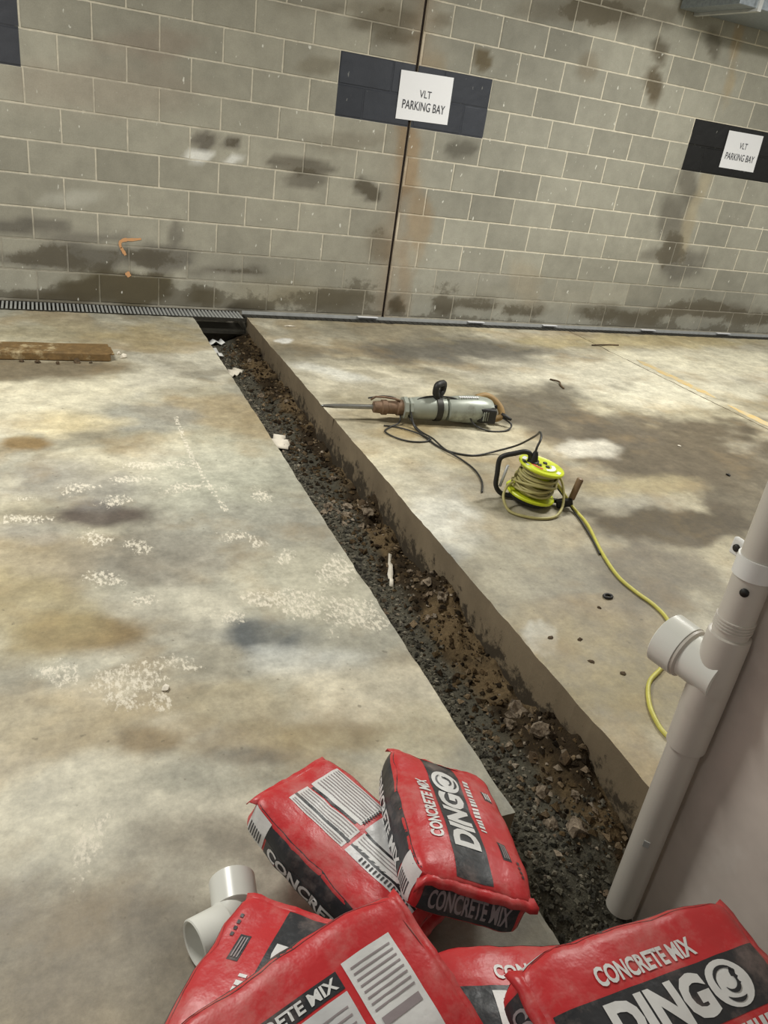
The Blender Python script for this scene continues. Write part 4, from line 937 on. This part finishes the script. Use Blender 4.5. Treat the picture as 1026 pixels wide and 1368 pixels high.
    def strips(s, face, rects, mat, name, lift=.0012):
        P = []; F = []
        for u0, u1, v0, v1 in rects:
            n = max(1, int(max(u1 - u0, v1 - v0) / .012)); b = len(P); hz = (u1 - u0) > (v1 - v0)
            for i in range(n + 1):
                k = i / n
                P += [(u0 + (u1 - u0) * k, v0), (u0 + (u1 - u0) * k, v1)] if hz else [(u1, v0 + (v1 - v0) * k), (u0, v0 + (v1 - v0) * k)]
            for i in range(n): F.append((b + 2 * i, b + 2 * i + 2, b + 2 * i + 3, b + 2 * i + 1))
        o = s.put(name, P, F, face, mat, lift); o['kind'] = 'stuff'; return o
    def sides(s, far=False):
        h = BH * s.tall; q0, q1 = (-.188, -.135) if far else (.135, .188)
        for face in ('side', 'side2'):
            s.band(face, -.188, .188, .0 * h, .74 * h, M_BLK)
            s.band(face, q0, q1, -.70 * h, .66 * h, M_WHT, 'printed_block', .0012)
            s.band(face, *((-.13, .188) if far else (-.188, .13)), -.70 * h, .0 * h, M_BLK, 'printed_band', .0009)
            s.text(face, 'CONCRETE MIX', .030 if far else -.030, -.35 * h, .30, .52 * h, M_WHT, .035)
            s.strips(face, [(q0 + .005 + i * .007, q0 + .0085 + i * .007, -.55 * h, .0 * h) for i in range(6)], M_LINE, 'bar_code', .0018)
    def ends(s):
        h = BH * s.tall
        s.band('end', -.10, .10, -.62 * h, .42 * h, M_BLK, 'printed_band', .001)
        s.text('end', 'CONCRETE MIX', 0, -.12 * h, .17, .62 * h, M_DIM, .03, .002)
    def front(s):
        s.band('top', -.186, .186, -.030, .048, M_BLK)
        s.text('top', 'CONCRETE MIX', -.008, .0715, .185, .027, M_WHT, .035)
        s.text('top', 'DING', -.027, .0095, .172, .060, M_WHT, .05)
        # round emblem standing for the last letter
        n = 28; ring = [(.098 + .036 * math.cos(i / n * 6.283), .0095 + .033 * math.sin(i / n * 6.283)) for i in range(n)] + [(.098, .0095)]
        s.put('emblem', ring, [(i, (i + 1) % n, n) for i in range(n)], 'top', M_WHT, .0017)
        arcs = []; P = []; F = []
        for r, a0, a1, w in ((.022, 30, 190, .005), (.012, 200, 400, .006), (.024, 220, 300, .006)):
            b = len(P); m = 12
            for i in range(m + 1):
                a = R(a0 + (a1 - a0) * i / m); ww = w * math.sin(math.pi * (i + .6) / (m + 1.2))
                P += [(.098 + (r - ww / 2) * math.cos(a), .0095 + (r - ww / 2) * math.sin(a)), (.098 + (r + ww / 2) * math.cos(a), .0095 + (r + ww / 2) * math.sin(a))]
            for i in range(m): F.append((b + 2 * i, b + 2 * i + 1, b + 2 * i + 3, b + 2 * i + 2))
        s.put('emblem_mark', P, F, 'top', M_BLK, .0026)
        s.strips('top', [(-.045 + i * .0115, -.0375 + i * .0115 + (.001 if i % 3 else -.002), -.053, -.039) for i in range(15)], M_WHT, 'small_print')
        s.band('top', -.115, -.064, -.088, -.068, M_BLK, 'printed_label'); s.strips('top', [(-.110, -.070, -.074 - k * .005, -.0715 - k * .005) for k in range(3)], M_DIM, 'small_print', .002)
        s.band('top', .076, .112, -.104, -.084, M_BLK, 'printed_label'); s.strips('top', [(.080, .108, -.090 - k * .006, -.0865 - k * .006) for k in range(3)], M_WHT, 'small_print', .002)
        s.strips('top', [(-.150 + i * .012, -.143 + i * .012, -.106, -.100) for i in range(4)], M_BLK, 'small_print', .0015)
        s.sides(); s.ends()
    def back(s):
        # far half: two white panels of small print split by a black rule; near half the same in grey white
        s.band('top', .020, .158, -.105, -.012, M_WHT, 'printed_panel'); s.band('top', -.165, .008, -.105, -.012, M_SILV, 'printed_panel')
        s.band('top', .012, .158, .000, .034, M_WHT, 'printed_panel'); s.band('top', -.165, .004, -.006, .034, M_WHT, 'printed_panel')
        s.band('top', .012, .158, .042, .060, M_WHT, 'printed_panel'); s.band('top', -.165, .004, .040, .060, M_SILV, 'printed_panel')
        s.band('top', .010, .158, .033, .042, M_BLK, 'printed_rule'); s.band('top', -.165, .004, .030, .041, M_BLK, 'printed_rule')
        s.band('top', .03, .150, -.012, -.004, M_BLK, 'printed_rule'); s.band('top', -.165, .0, -.012, -.005, M_BLK, 'printed_rule', .0009)
        rows = [(.026, .152, -.100 + k * .009, -.0975 + k * .009) for k in range(9)] + [(.018, .152, .004 + k * .008, .006 + k * .008) for k in range(4)] + [(-.16, .0, .003 + k * .008, .005 + k * .008) for k in range(3)] + [(.018, .152, .048, .050), (.018, .152, .054, .056)]
        s.strips('top', rows, M_DIM, 'small_print', .0017)
        s.strips('top', [(.016, .024, -.098 + k * .009, -.093 + k * .009) for k in range(9)] + [(-.15 + k * .009, -.146 + k * .009, .044, .056) for k in range(14)], M_LINE, 'bar_code', .0018)
        s.sides(True); s.ends()
    def back_wide(s):
        # print turned across the bag: black strip with white letters along one long edge
        s.band('top', -.05, .150, -.066, -.040, M_BLK, 'printed_band'); s.text('top', 'CONCRETE MIX', .052, -.053, .19, .017, M_WHT, .03, .0017, math.pi)
        s.band('top', -.05, .160, -.036, .100, M_SILV, 'printed_panel'); s.band('top', -.150, -.062, -.070, .100, M_WHT, 'printed_panel')
        s.strips('top', [(-.142, -.070, -.058 + k * .009, -.0555 + k * .009) for k in range(8)], M_DIM, 'small_print', .0017)
        s.band('top', -.140, -.072, .018, .030, M_DIM, 'printed_rule', .0016)
        s.strips('top', [(-.04, .150, .090 - k * .011, .0925 - k * .011) for k in range(11)], M_DIM, 'small_print', .0017)
        s.band('top', -.058, -.05, .03, .10, M_BLK, 'printed_rule')
        s.sides(); s.ends()
Bag('red concrete bag lying print side up with white text panels, left of the pile', (-2.645, -4.825, .160), (119, -9, 12), 1, 'back')
Bag('red concrete bag leaning right, front up, its big white lettering running away', (-2.442, -4.842, .188), (74, 12, 17), 2, 'front')
Bag('red concrete bag hidden at the bottom left under the two left bags', (-2.95, -5.22, .096), (225, 0, 0), 3, 'front', .9)
Bag('red concrete bag with its big lettering half covered, touching the white elbow', (-2.935, -5.110, .205), (228.6, -3, 5), 4, 'front')
Bag('red concrete bag at the very bottom under the right hand stack', (-2.47, -5.38, .158), (-8, 0, 0), 5, 'front', 1.5)
Bag('red concrete bag mostly buried between the leaning bag and the top right bag', (-2.505, -5.295, .290), (-15, 0, -9), 7, 'front')
Bag('red concrete bag print side up with grey white panels, in front centre', (-2.872, -5.237, .325), (195, 5, -13), 8, 'back_wide')
Bag('red concrete bag on top of the stack with large white lettering the right way up', (-2.424, -5.392, .412), (1, 3, 7), 9, 'front')
